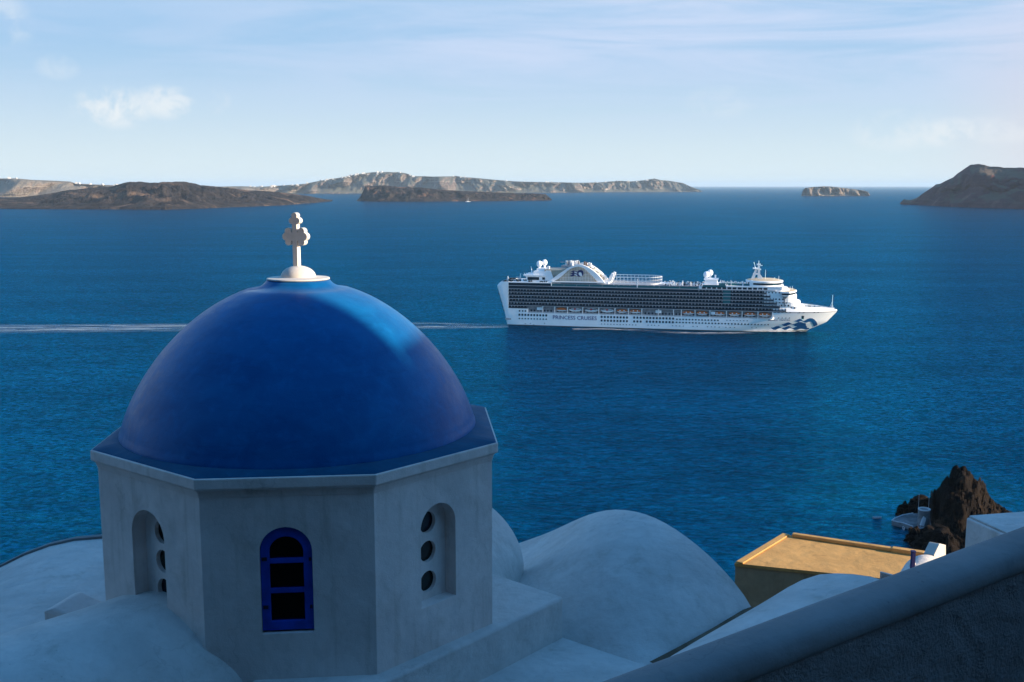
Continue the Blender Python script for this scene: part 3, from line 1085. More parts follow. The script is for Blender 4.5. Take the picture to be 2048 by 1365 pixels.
# resample the arch by length
seg = [0.0]
for p, q in zip(far_arch, far_arch[1:]):
    seg.append(seg[-1]+(Vector(q)-Vector(p)).length)
S_ = []
NC = 44
for k in range(NC):
    dd = seg[-1]*k/(NC-1)
    i = max(j for j in range(len(seg)) if seg[j] <= dd+1e-9)
    i = min(i, len(seg)-2)
    w_ = (dd-seg[i])/(seg[i+1]-seg[i])
    S_.append(Vector(far_arch[i]).lerp(Vector(far_arch[i+1]), w_))
for _ in range(3):
    S_ = [S_[0]]+[(S_[k-1]+S_[k]*2+S_[k+1])/4 for k in range(1, NC-1)]+[S_[-1]]
for j in range(NR):
    t_ = j/(NR-1)
    row = []
    for k in range(NC):
        w_ = k/(NC-1)
        wn = max(0.0, min(1.0, (w_-0.28)/0.66))
        n0 = s0.lerp(s1, wn)
        zn = 114.16 if w_ > 0.06 else 113.2
        f_ = S_[k]
        x, y = n0.x+(f_.x-n0.x)*t_, n0.y+(f_.y-n0.y)*t_
        e = sin(t_*pi/2)**0.85
        z = zn+(f_.z-zn)*e
        z += 0.015*noise.fractal((x, y, 1.0), 1, 2, 4)*sin(pi*min(1, t_*1.05))
        row.append((x, y, z))
    rows.append(row)
rows.append([(p[0]+0.02, p[1]+0.02, 110.0) for p in rows[-1]])
vb_ = CB()
vb_.quad_grid(rows)
vb_.build('vault', M['plaster_roof'], smooth=True, ang=55)['label'] = 'large white vault to the right of the drum'
# flat terrace in front of it
tb = CB()
tb.prism([(-2.2, 9.6, 114.20), (0.9, 8.0, 114.20), (2.6, 11.2, 114.20), (1.70, 12.20, 114.20), (0.64, 13.08, 114.20), (-1.0, 11.4, 114.20)], (0, 0, -1.2))
tb.build('terrace', M['plaster_roof'], bevel=0.03)

# ------------------------------------------------------------------ neighbours
lh = thing('vaulted_house', 'white vaulted roof behind the church with a thin raised rim along its arch', 'house', (-6.5, 13.5, 112))
LL = Vector(lh.location)
arch = [(-10.4, 112.4), (-9.8, 112.95), (-9.2, 113.36), (-8.6, 113.76), (-8.06, 114.05), (-7.66, 114.25), (-7.25, 114.40), (-6.86, 114.49), (-6.42, 114.53), (-6.0, 114.50), (-5.4, 114.36), (-4.8, 114.10), (-4.2, 113.7), (-3.8, 113.2)]
rows = []
for j in range(9):
    y = 16.0-j*0.85
    rows.append([(x-LL.x, y-LL.y, z-LL.z-0.02*j+0.012*noise.fractal((x, y, 4), 1, 2, 3)) for (x, z) in arch])
vb_ = MB()
vb_.quad_grid(rows)
vb_.quad_grid([[(x-LL.x, 16.0-LL.y, z-LL.z) for (x, z) in arch], [(x-LL.x, 16.0-LL.y, 107-LL.z) for (x, z) in arch]])
vb_.build('vault', M['plaster_roof'], lh, smooth=True, ang=60)
rb_ = MB()
rows = []
for (x, z) in arch:
    rows.append([(x-LL.x, 15.98-LL.y, z-LL.z-0.05), (x-LL.x, 15.98-LL.y, z-LL.z+0.035), (x-LL.x, 16.09-LL.y, z-LL.z+0.035), (x-LL.x, 16.09-LL.y, z-LL.z-0.3)])
rb_.quad_grid(rows)
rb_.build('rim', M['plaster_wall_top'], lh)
pb = MB()
q0, q1 = Vector((-5.72, 12.32)), Vector((-5.1, 12.2))
pb.prism([(q0.x-LL.x, q0.y-LL.y, 113.6-LL.z), (q0.x-LL.x, q0.y-LL.y, 114.86-LL.z), (q0.x+0.12-LL.x, q0.y-LL.y, 114.90-LL.z), (q1.x-LL.x, q1.y-LL.y, 114.72-LL.z), (q1.x+0.2-LL.x, q1.y-LL.y, 113.6-LL.z)], (0.12, 0.55, 0))
pb.build('parapet', M['plaster'], lh, bevel=0.03, seg=3)

rh = thing('vaulted_house', 'low white vaulted roof between the large church vault and the dark stucco wall', 'house', (4.3, 12.5, 112))
RL = Vector(rh.location)
arch = [(2.80, 14.1, 113.3), (2.93, 13.93, 113.85), (3.10, 13.76, 114.07), (3.28, 13.58, 114.34), (3.44, 13.42, 114.57), (3.61, 13.25, 114.80), (3.75, 13.11, 114.95), (3.92, 12.94, 115.09), (4.08, 12.78, 115.17), (4.24, 12.62, 115.22), (4.40, 12.46, 115.25), (4.55, 12.3, 115.25), (4.75, 12.1, 115.22), (5.0, 11.85, 115.1), (5.3, 11.55, 114.85), (5.7, 11.15, 114.3), (5.9, 10.95, 113.3)]
rows = []
for j in range(8):
    k = j*0.42
    rows.append([(x-k*0.707-RL.x, y-k*0.707-RL.y, z-0.02*j-RL.z+0.012*noise.fractal((x+k, y, 6), 1, 2, 3)) for (x, y, z) in arch])
vb_ = MB()
vb_.quad_grid(rows)
vb_.quad_grid([[(x-RL.x, y-RL.y, z-RL.z) for (x, y, z) in arch], [(x-RL.x, y-RL.y, 108-RL.z) for (x, y, z) in arch]])
vb_.build('vault', M['plaster_roof'], rh, smooth=True, ang=60)
# earth gathered in the gutter between the two vaults
sb = MB()
gp = [(3.36, 13.80, 114.27), (3.2, 13.62, 114.30), (2.7, 13.12, 114.26), (2.2, 12.62, 114.24), (1.75, 12.2, 114.22)]
sb.quad_grid([[(x-0.07, y+0.05, z+0.02) for (x, y, z) in gp], [(x+0.05, y-0.03, z) for (x, y, z) in gp], [(x+0.3, y-0.22, z-0.06) for (x, y, z) in gp], [(x+0.7, y-0.6, z-0.25) for (x, y, z) in gp]])
tag(sb.build('earth_strip', M['soil'], smooth=True), kind='structure')

# ochre house with a flat parapet roof, in the sun
ZO = 108.0
oh = thing('flat_roofed_house', 'ochre house with a sunlit flat roof and low parapets', 'house', at_z(1600, 1130, ZO))
OL = Vector(oh.location)
bl, fl, br, fr = [at_z(u, v, ZO)-OL for (u, v) in ((1565, 1070), (1470, 1127.5), (1850, 1112), (1815, 1163))]
for q in (bl, fl, br, fr):
    q.z = 0
wb_ = MB()
wb_.prism([fl, fr, br, bl], (0, 0, -7.0))
ohw = wb_.build('wall', M['ochre_wall'], oh, bevel=0.03)


def inset(p, q, d):
    e = (q-p).normalized()
    return Vector((-e.y, e.x, 0))*d


rf = MB()
up_ = Vector((0, 0, 0.02))
rf.prism([fl+up_-Vector((0.02, 0.03, 0)), fr+up_-Vector((0, 0.03, 0)), br+up_, bl+up_-Vector((0.03, 0, 0))], (0, 0, -0.10))
rf.build('roof', M['ochre'], oh)
pw = 0.30
hp = 0.16


def parapet(p, q, w, h, nm):
    i_ = inset(p, q, -w)
    bb = MB()
    bb.prism([p+Vector((0, 0, 0.021)), q+Vector((0, 0, 0.021)), q+i_+Vector((0, 0, 0.021)), p+i_+Vector((0, 0, 0.021))], (0, 0, h))
    return bb.build(nm, M['ochre'], oh, bevel=0.03, seg=3)


parapet(fl.lerp(bl, 0.01), bl, 0.26, 0.05, 'parapet')
dxy = (br-bl).normalized()
parapet(bl+dxy*0.36, bl.lerp(br, 0.78), 0.20, 0.13, 'parapet')
parapet(bl.lerp(br, 0.779), br, 0.24, 0.15, 'parapet')

# small sunlit chimney house
ch = thing('small_house', 'small white vaulted roof with a sunlit slant-topped chimney', 'house', at_y(1866, 1125, 23.5))
HL = Vector(ch.location)
yc = 24.0
face = [at_y(u, v, yc) for (u, v) in ((1879.6, 1087.5), (1892.0, 1090.4), (1892.0, 1150), (1866, 1150), (1868.6, 1110.5))]
# skew the end face so that it looks to the right and towards the sun
ex_ = Vector((-0.20, 0.13, 0))
fd = Vector((0.55, 0.84, 0)).normalized()
x0 = face[0].x
pts = []
for p in face:
    s_ = (p.x-x0)
    k = s_/fd.x
    pts.append(Vector((x0+fd.x*k, yc+fd.y*k, 0)))
pts2 = []
for p, q, (u, v) in zip(pts, face, ((1879.6, 1087.5), (1892.0, 1090.4), (1892.0, 1150), (1866, 1150), (1868.6, 1110.5))):
    r_ = ray(u, v)
    z = CZ+r_.z*(p.y/r_.y)
    xx = r_.x*(p.y/r_.y)
    pts2.append(Vector((xx, p.y, z))-HL)
cbx = MB()
cbx.prism(pts2, ex_)
cbx.build('chimney', M['white_clean'], ch, bevel=0.012)
vc = at_y(1850, 1109.5, 21.6)
vb_ = MB()
rows = []
for j in range(7):
    k = j*0.35
    row = []
    for i in range(21):
        a_ = pi*i/20
        row.append((vc.x-0.48*cos(a_)-k*0.5-HL.x, vc.y-k*0.85-HL.y, vc.z-0.45+0.45*sin(a_)-HL.z))
    rows.append(row)
vb_.quad_grid(rows)
vb_.poly(rows[0])
vb_.build('vault', M['plaster_roof'], ch, smooth=True, ang=60)
wl = MB()
wq = [at_y(u, v, 21.0)-HL for (u, v) in ((1812, 1142), (1824, 1121), (1829, 1121), (1838, 1150), (1812, 1160))]
wl.prism(wq, (0.02, 0.06, 0))
wl.build('wing_wall', M['plaster'], ch, bevel=0.02)
bw = MB()
bc = at_y(1884, 1131, 24.2)-HL
bw.box(bc.x-0.45, bc.x+0.9, bc.y-0.2, bc.y+1.2, -4.0, bc.z-0.75)
bw.build('wall', M['plaster'], ch, bevel=0.03)

pp = at_y(1825, 1135, 20.6)
po = MB()
po.box(-0.038, 0.038, -0.04, 0.04, -1.2, 0.325)
po.box(-0.046, 0.046, -0.048, 0.048, 0.326, 0.35)
o = po.build('post', M['post'], bevel=0.006)
o.location = pp
tag(o, 'dark navy post standing before the ochre roof and the small chimney', 'post')

tr = MB()
tq = [at_y(u, v, 18.0) for (u, v) in ((1760, 1144), (1795, 1153), (1810, 1175), (1759, 1175))]
c0 = tq[3]
tr.prism([q-c0 for q in tq], (0.02, 0.05, 0))
o = tr.build('low_wall', M['plaster'], bevel=0.02)
o.location = c0
tag(o, 'short white wall end peeping over the stucco wall below the ochre roof', 'wall')

# white cube house at the right edge
cu = thing('cube_house', 'plain white cube house rising behind the dark stucco wall', 'house', at_z(1932, 1035, 115.19))
UL = Vector(cu.location)
A0 = Vector((0, 0, 0))
e1 = at_z(2005, 1068, 115.19)-UL
e2 = at_z(2048, 1026.5, 115.19)-UL
e1, e2 = e1*1.9, e2*2.2
wb_ = MB()
wb_.prism([A0, e1, e1+e2, e2], (0, 0, -5))
wb_.build('wall', M['plaster'], cu, bevel=0.03, seg=3)
rb_ = MB()
mrg = lambda q: q*0.0
cen = (e1+e2)*0.5
rb_.prism([q+(cen-q)*0.03+Vector((0, 0, 0.004)) for q in (A0, e1, e1+e2, e2)], (0, 0, 0.03))
rb_.build('roof', M['plaster_roof'], cu, bevel=0.012)

# dark stucco wall in the foreground
fw_ = thing('stucco_wall', 'long dark rough stucco wall with a smooth pale coping in the foreground', 'wall', (1.5, 5.7, 115))
FL = Vector(fw_.location)
zt = 117.6
U0, U1 = at_z(1180, 1365, zt), at_z(2048, 1046, zt)
dU = (U1-U0).normalized()
nU = Vector((dU.y, -dU.x, 0))      # towards the camera
tw = lambda s_: 0.245+0.018*min(s_, 5.5)
SS = [-3.0+0.25*k for k in range(46)]
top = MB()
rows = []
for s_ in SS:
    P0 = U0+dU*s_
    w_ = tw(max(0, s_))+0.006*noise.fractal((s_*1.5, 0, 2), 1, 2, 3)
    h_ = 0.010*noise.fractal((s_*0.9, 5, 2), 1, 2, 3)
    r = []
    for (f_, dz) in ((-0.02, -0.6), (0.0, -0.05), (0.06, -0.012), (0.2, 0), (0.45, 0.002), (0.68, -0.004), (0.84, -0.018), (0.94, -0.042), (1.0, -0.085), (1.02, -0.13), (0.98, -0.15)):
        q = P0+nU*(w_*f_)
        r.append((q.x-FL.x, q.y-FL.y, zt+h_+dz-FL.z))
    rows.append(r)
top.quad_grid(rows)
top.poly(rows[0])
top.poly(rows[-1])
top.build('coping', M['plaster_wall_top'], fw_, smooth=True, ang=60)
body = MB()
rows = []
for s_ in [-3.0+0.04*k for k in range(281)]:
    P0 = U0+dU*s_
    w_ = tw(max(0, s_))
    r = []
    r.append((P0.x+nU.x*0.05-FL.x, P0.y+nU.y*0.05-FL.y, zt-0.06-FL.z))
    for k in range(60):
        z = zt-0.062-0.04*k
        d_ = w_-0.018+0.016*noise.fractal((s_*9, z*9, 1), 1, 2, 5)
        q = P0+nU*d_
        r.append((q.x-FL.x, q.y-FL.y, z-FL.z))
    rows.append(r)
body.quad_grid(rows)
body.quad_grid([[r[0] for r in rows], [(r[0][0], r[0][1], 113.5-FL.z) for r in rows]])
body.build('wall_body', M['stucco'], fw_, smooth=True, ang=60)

# unseen house added on the right, shaped to shade the dome and roofs
nb = thing('shadow_house', 'unseen white house right of the church, added to shade the dome and roofs', 'house', (19, 7, 110))
NBZ = 126.3
hb_ = MB()
hb_.prism([(-3.0, -29, -6), (6, -29, -6), (6, -1.75, -6), (-3.0, 0.81, -6)], (0, 0, NBZ-104))
hb_.build('wall', M['plaster'], nb, bevel=0.05)
hb_ = MB()
hb_.prism([(-3.0, 0.84, -6), (6, -1.72, -6), (6, 8.6, -6), (-3.0, 8.6, -6)], (0, 0, 123.28-104))
hb_.build('shadow_annex', M['plaster'], nb, bevel=0.05)
for y in (-24, -18, -12, -6):
    w2 = MB()
    w2.box(-3.04, -2.96, y, y+1.0, 4.0, 5.6)
    w2.build('window', M['blue_wood'], nb)

# ------------------------------------------------------------------ cruise ship
SHX = Vector((0.97568517, -0.21917676, 0))
SHY = Vector((0.21917676, 0.97568517, 0))
S0 = Vector((-4.6112, 914.515, 0)) + SHY*18
ship = thing('cruise_ship', 'huge white cruise ship with rows of dark balconies heading right across the bay', 'ship', S0, atan2(SHX.y, SHX.x))


def stem(z):
    return lin([(-3, 252.0), (0, 252.5), (1.5, 254.6), (7.6, 268.1), (16.5, 276), (18.3, 276.6), (21, 276.8)], z)


def hbr(x, z):
    t = min(max(z/18, 0), 1)
    x0 = 168+(222-168)*t**0.8
    xs = stem(z)
    if x <= x0:
        return 18.0
    k = min((x-x0)/(xs-x0), 1)
    return 18*(1-k**(1.9+0.6*t))


def stern(z):
    return lin([(-3, 1.0), (0, 0), (12, -2.6), (32, -8.6), (34, -9), (36.5, -7), (37.9, -5)], z)


def hull_half(x, z):
    w = hbr(x, z)
    k = x-stern(z)
    if k < 3.0:
        w = min(w, 15.0+3.0*sqrt(max(0, 1-(1-k/3.0)**2)))
    return w


hull_b = MB()


def hull_strip(zs, xs, side, mi=0):
    rows = []
    for z in zs:
        row = []
        for x in xs:
            xx = x
            if x <= 0:
                xx = stern(z)+(x+12)/12.0*(1.6-stern(z)) if x > -12 else stern(z)
            elif x > 226:
                xx = 226+(stem(z)-226)*((x-226)/(280-226))
            row.append((xx, side*hull_half(xx, z), z))
        rows.append(row)
    hull_b.quad_grid(rows, False, mi, flip=(side > 0))


STN = [-12, -11.4, -10.8, -10, -9, -7.5, -6, -3, 0]
MID = [6, 12, 18.7, 30, 50, 80, 110, 140, 165, 175, 185, 195, 205, 212, 218, 222, 224.5]
BOW = [226, 229, 232, 235, 238, 241, 244, 247, 250, 253, 256, 259, 262, 265, 268, 270, 272, 274, 276, 277.5, 278.7, 279.5, 280]
for sd_ in (-1, 1):
    hull_strip([-3, -0.2, 0.55], STN+MID+BOW, sd_, 1)
    hull_strip([0.55, 2, 4, 6, 8, 10, 11.2], STN+MID+BOW, sd_)
    hull_strip([11.2, 14.65], STN+[6, 12, 18.7], sd_)
    hull_strip([14.65, 17.5, 22, 27, 32, 34, 36, 37.9], STN, sd_)
    hull_strip([11.2, 13, 15, 16.45], [224.5]+BOW, sd_)
    hull_strip([16.45, 16.5, 17.45], [224.5]+BOW, sd_, 2)
# transom and closing decks
for z0, z1 in ((-3, 11.2), (11.2, 14.65), (14.65, 37.9)):
    hull_b.quad_grid([[(stern(z), -hull_half(stern(z), z), z), (stern(z), hull_half(stern(z), z), z)] for z in (z0, (z0+z1)/2, z1)])
hull_b.quad_grid([[(18.7, -18, 11.2), (18.7, 18, 11.2)], [(224.5, -18, 11.2), (224.5, 18, 11.2)]])
hull_b.quad_grid([[(18.7, -18, 11.2), (18.7, 18, 11.2)], [(18.7, -18, 14.65), (18.7, 18, 14.65)]])
hull_b.quad_grid([[(1.6, -18, 14.65), (1.6, 18, 14.65)], [(18.7, -18, 14.65), (18.7, 18, 14.65)]])
hull_b.quad_grid([[(224.5, -hbr(224.5, z), z), (224.5, hbr(224.5, z), z)] for z in (11.2, 14.0, 17.45)])
hull_b.quad_grid([[(-5, -17, 37.9), (-5, 17, 37.9)], [(1.6, -18, 37.9), (1.6, 18, 37.9)]])
hull_b.quad_grid([[(1.6, -18, 14.65), (1.6, 18, 14.65)], [(1.6, -18, 37.9), (1.6, 18, 37.9)]])
hull = hull_b.build('hull', [M['ship_white'], M['ship_boot'], M['ship_grey']], ship, smooth=True, ang=30)

# bulwark: leans inboard above the knuckle, then the foredeck
bb = MB()
rows = []
xsb = [235+(276.4-235)*(k/30) for k in range(31)]


def bul_top(x):
    return lin([(224, 21.6), (249, 21.6), (258, 21.0), (268, 20.2), (274.6, 18.9), (277, 18.2)], x)


for sd_ in (-1, 1):
    rows = [[], [], [], []]
    for x in [224.5, 228, 231.5]+xsb:
        w0 = hbr(x, 17.45)
        z1 = bul_top(x)
        lean = 0.45*(z1-17.45)
        w1 = max(0.02, w0-lean)
        rows[0].append((x, sd_*w0, 17.45))
        rows[1].append((x, sd_*w1, z1))
        rows[2].append((x, sd_*max(0.01, w1-0.5), z1+0.02))
        rows[3].append((x, sd_*max(0.01, w1-0.5), z1-1.3))
    bb.quad_grid(rows)
bb.build('bulwark', M['ship_white'], ship, smooth=True, ang=30)
fd_ = MB()
rows = [[], [], []]
for x in [236]+xsb:
    w1 = max(0.02, hbr(x, 17.45)-0.45*(bul_top(x)-17.45)-0.5)
    rows[0].append((x, -w1, bul_top(x)-1.2))
    rows[1].append((x, 0, bul_top(x)-0.9))
    rows[2].append((x, w1, bul_top(x)-1.2))
fd_.quad_grid(rows)
fdo = fd_.build('foredeck', M['ship_deck'], ship)
for (x, w, h) in ((252, 3.0, 1.6), (256.5, 2.0, 1.2), (260, 2.4, 1.5), (264, 1.4, 1.2), (268, 1.2, 1.0)):
    q = MB()
    q.box(x-1.0, x+1.0, -w, w, bul_top(x)-1.0, bul_top(x)-0.9+h)
    q.build('winch', M['ship_white'], ship)
# jack staff at the bow
js = MB()
js.tube((272.2, 0, 17.8), (272.4, 0, 30.6), 0.28, 0.10, 6)
js.tube((269.8, 0, 18.0), (272.3, 0, 25.0), 0.16, 0.12, 6)
js.box(271.5, 273.2, -0.9, 0.9, 21.0, 21.35)
js.box(269.5, 274.0, -1.2, 1.2, 18.3, 20.0)
js.build('bow_mast', M['ship_white'], ship)


# windows in the hull
def hull_window(x, z, w, h, nm='window', proud=0.06):
    q = MB()
    y0, y1 = hull_half(x-w/2, z), hull_half(x+w/2, z)
    q.prism([(x-w/2, -y0-proud, z-h/2), (x+w/2, -y1-proud, z-h/2), (x+w/2, -y1-proud, z+h/2), (x-w/2, -y0-proud, z+h/2)], (0, proud+0.3, 0))
    return q.build(nm, M['ship_glass'], hull)


for i in range(10):
    hull_window(11.3+2.63*i, 9.25, 1.6, 1.75)
    hull_window(11.3+2.63*i, 6.0, 1.15, 1.1)
for i in range(9):
    hull_window(83+2.7*i, 9.3, 1.6, 1.75)
    hull_window(83+2.7*i, 6.2, 1.55, 1.7)
for i in range(3):
    hull_window(110.7+2.75*i, 6.2, 1.55, 1.7)
for i in range(13):
    hull_window(110.7+2.72*i, 9.5, 1.6, 1.75)
    if i < 9:
        hull_window(121.4+2.72*i, 6.35, 1.55, 1.7)
for i in range(14):
    hull_window(146.5+2.6*i, 9.0, 1.3, 1.1)
sm = MB()


def small(x, z, w, h):
    y = hull_half(x, z)
    sm.box(x-w/2, x+w/2, -y-0.06, -y+0.4, z-h/2, z+h/2)


for i in range(29):
    small(146.3+2.67*i, 6.4, 1.3, 1.1)
for i in range(7):
    small(187.6+2.75*i, 9.3, 0.9, 0.55)
for i in range(12):
    small(83+2.65*i, 3.2, 0.95, 0.55)
for x in (122.5, 125.5, 128, 131.5, 143, 146, 149, 152, 160, 163.5, 172, 175, 178, 181.5, 187, 190.5, 194, 208, 211.5):
    small(x, 3.4, 0.9, 0.5)
for x in (16.6, 21, 24, 33.5):
    small(x, 0.9+1.0*(x % 2), 0.7, 0.6)
for i in range(4):
    small(229.2+2.85*i, 12.3, 1.1, 0.9)
for i in range(5):
    small(226+3*i, 16.9, 2.0, 0.6)
for x in (245.7, 249, 257.5, 260.6):
    small(x, 16.9, 1.2, 0.8)
for x in (11.5, 14.2, 16.6):
    small(x, 12.6, 1.3, 1.3)
pt = sm.build('portholes', M['ship_glass'], hull)
pt['kind'] = 'stuff'
q = MB()
q.prism([(247.6, -hbr(247.6, 14)-0.05, 14.0), (249.6, -hbr(249.6, 14)-0.05, 14.0), (249.6, -hbr(249.6, 12)-0.05, 12.0), (249.2, -hbr(249.2, 11.2)-0.05, 11.0), (248.0, -hbr(248, 11.2)-0.05, 11.0), (247.6, -hbr(247.6, 12)-0.05, 12.0)], (0, 0.5, 0))
q.build('anchor_pocket', M['ship_glass'], hull)
q = MB()
q.box(-1.2, 4.0, -18.07, -17.5, 4.6, 6.0)
q.build('mooring_opening', M['ship_recess'], hull)
for z in (12, 15.5, 19, 22.5, 26):
    q = MB()
    q.box(stern(z)-1.2, stern(z)+0.5, -15, 15, z, z+1.1)
    q.build('stern_balcony', M['ship_glass'], hull)


def lettering(txt, x0, x1, z0, z1, m, nm):
    cu_ = bpy.data.curves.new(nm, 'FONT')
    cu_.body = txt
    cu_.resolution_u = 3
    cu_.offset = 0.012
    to = bpy.data.objects.new('tmp', cu_)
    COL.objects.link(to)
    dg = bpy.context.evaluated_depsgraph_get()
    me = bpy.data.meshes.new_from_object(to.evaluated_get(dg))
    bpy.data.objects.remove(to)
    xs = [v.co.x for v in me.vertices]
    ys = [v.co.y for v in me.vertices]
    ax_, bx_, ay_, by_ = min(xs), max(xs), min(ys), max(ys)
    # small serifs: widen the strokes' feet and heads
    for v in me.vertices:
        x = x0+(v.co.x-ax_)/(bx_-ax_)*(x1-x0)
        z = z0+(v.co.y-ay_)/(by_-ay_)*(z1-z0)
        v.co = Vector((x, -hull_half(x, z)-0.07, z))
    me.materials.clear()
    me.materials.append(m)
    o = bpy.data.objects.new(nm, me)
    COL.objects.link(o)
    o.parent = hull
    return o


lettering('PRINCESS CRUISES', 40.8, 78.8, 6.25, 9.55, M['ship_letter'], 'lettering')
lettering('EMERALD', 221.0, 228.6, 9.75, 10.75, M['ship_letter'], 'name_lettering')
lettering('PRINCESS', 230.2, 238.6, 9.85, 10.85, M['ship_letter'], 'name_lettering')

BOW1 = [(242.1, 9.95), (243.5, 9.76), (245.0, 10.96), (246.3, 11.4), (247.4, 10.93), (248.8, 9.67), (249.9, 9.47), (251.4, 10.14), (252.6, 11.17), (254.5, 11.83), (256.4, 11.6), (258.4, 10.3), (260.2, 8.13), (261.2, 5.66), (260.8, 4.92), (258.2, 3.68), (257.3, 6.38), (256.4, 7.9), (255.2, 8.64), (253.8, 8.6), (251.9, 7.84), (250.9, 8.04), (249.6, 8.77), (248.3, 9.5), (246.9, 9.35), (245.5, 8.67), (244.6, 8.51), (243.4, 9.05)]
BOW2 = [(231.9, 6.85), (233.3, 6.48), (234.9, 7.37), (236.4, 8.25), (237.6, 8.34), (238.9, 7.7), (240.6, 6.59), (242.5, 6.67), (244.0, 7.64), (245.8, 8.67), (247.7, 8.46), (249.7, 7.53), (251.5, 7.11), (251.7, 6.36), (251.5, 5.61), (252.2, 4.64), (252.7, 3.87), (252.7, 2.92), (254.6, 2.67), (255.0, 1.9), (253.3, 1.03), (251.9, 1.08), (250.0, 1.87), (248.2, 2.3), (246.7, 1.96), (244.8, 1.01), (243.2, 0.94), (241.9, 1.7), (240.5, 2.86), (238.9, 3.08), (237.4, 2.17), (235.9, 1.19), (234.3, 1.29), (233.0, 2.25), (231.8, 3.38), (230.4, 3.21), (228.8, 2.3), (227.3, 1.2), (225.6, 1.4), (224.4, 2.34), (223.4, 3.63), (224.8, 3.33), (226.2, 3.98), (227.7, 4.88), (229.5, 5.05), (230.9, 4.31), (232.6, 3.19), (234.5, 3.35), (236.0, 4.25), (237.5, 4.9), (238.8, 4.58), (240.5, 3.24), (242.1, 3.02), (243.7, 3.74), (244.7, 4.46), (243.1, 4.69), (241.6, 5.65), (240.3, 6.48), (238.7, 6.43), (237.2, 5.71), (235.6, 4.81), (234.1, 4.83), (232.9, 5.57)]


def hull_emblem(polys, m, nm):
    bm = bmesh.new()
    for P_ in polys:
        vs = [bm.verts.new((x, 0, z)) for (x, z) in P_]
        for t_ in tessellate_polygon([[Vector((x, z, 0)) for (x, z) in P_]]):
            bm.faces.new([vs[i] for i in t_])
    for _ in range(3):
        es = [e for e in bm.edges if e.calc_length() > 0.9]
        if es:
            bmesh.ops.subdivide_edges(bm, edges=es, cuts=1)
    for v in bm.verts:
        v.co.z = max(0.7, v.co.z)
        v.co.x = min(v.co.x, stem(v.co.z)-0.15)
        v.co.y = -hbr(v.co.x, v.co.z)-0.14
    me = bpy.data.meshes.new(nm)
    bm.to_mesh(me)
    bm.free()
    me.materials.append(m)
    o = bpy.data.objects.new(nm, me)
    COL.objects.link(o)
    o.parent = hull
    so_ = o.modifiers.new('thick', 'SOLIDIFY')
    so_.thickness = 0.04
    return o


hull_emblem([BOW1, BOW2], M['ship_blue'], 'wave_emblem')

# superstructure
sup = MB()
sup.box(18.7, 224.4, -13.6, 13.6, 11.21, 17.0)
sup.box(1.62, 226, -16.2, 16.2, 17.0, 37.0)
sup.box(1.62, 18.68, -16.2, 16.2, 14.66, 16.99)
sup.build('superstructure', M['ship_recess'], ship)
DECK = [17.35, 20.3, 23.2, 26.1, 29.0, 31.75, 34.55, 37.2]
ENDX = [235, 230, 227.5, 225, 222, 219]


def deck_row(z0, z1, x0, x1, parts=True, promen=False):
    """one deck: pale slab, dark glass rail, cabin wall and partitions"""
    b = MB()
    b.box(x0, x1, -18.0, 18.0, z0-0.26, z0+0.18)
    sl = b.build('balcony_deck', M['ship_grey'], ship)
    b = MB()
    b.box(x0+0.05, x1-0.05, -17.93, -17.86, z0+0.23, z0+(1.30 if not promen else z1-z0-0.45))
    b.build('glass_rail', M['ship_glass'], sl)
    b = MB()
    b.box(x0+0.05, x1-0.05, -16.35, -16.25, z0+0.23, z1-0.31)
    b.build('cabin_glazing', M['ship_glass'], sl)
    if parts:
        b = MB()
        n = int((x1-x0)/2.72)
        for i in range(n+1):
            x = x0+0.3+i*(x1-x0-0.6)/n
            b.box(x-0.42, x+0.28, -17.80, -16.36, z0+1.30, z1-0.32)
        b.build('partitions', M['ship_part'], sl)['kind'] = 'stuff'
    return sl


deck_row(14.75, 17.35, 1.2, 18.0)
for k in range(5):
    deck_row(DECK[k], DECK[k+1], 0.8 if k > 2 or k == 0 else 2.0, ENDX[k])
deck_row(DECK[5], DECK[6], 1.6, 163.6, parts=False, promen=True)
deck_row(DECK[5], DECK[6], 163.9, 219)
deck_row(DECK[6], DECK[7], 1.6, 39, parts=False, promen=True)
b = MB()
b.box(1.6, 39.2, -18, 18, 36.95, 37.6)
b.box(-4.8, 1.6, -17.5, 17.5, 37.6, 37.9)
b.build('aft_deck', M['ship_white'], ship)
b = MB()
b.box(39.2, 226, -17.9, 17.9, 34.20, 34.85)
b.build('lido_deck', M['ship_grey'], ship)
# light column of closed balconies forward of midships
b = MB()
b.box(184.0, 190.0, -17.99, -17.0, 23.45, 34.1)
b.build('glass_tower', M['ship_teal'], ship)

# wind screens along the open deck
for (x0, x1) in ((39.6, 50), (50.4, 61), (61.4, 72), (72.4, 83), (83.4, 95), (95.4, 113), (113.4, 131), (131.4, 148), (148.4, 163)):
    b = MB()
    b.box(x0, x1, -17.75, -17.65, 34.86, 36.6)
    b.build('windscreen', M['ship_teal'], ship)
b = MB()
b.box(38.9, 39.5, -18, -17.4, 34.86, 37.6)
b.box(39.5, 88, -14.5, 14.5, 34.86, 38.6)
b.box(39.5, 85, -16.6, -14.5, 37.9, 38.6)
b.box(88.2, 132, -13.0, 13.0, 34.86, 36.6)
b.box(112.4, 113.1, -17.9, -17.3, 34.86, 42.2)
b.build('lido_house', M['ship_white'], ship)
b = MB()
b.box(47, 78, -14.56, -14.0, 35.4, 37.4)
b.build('lido_windows', M['ship_teal'], ship)

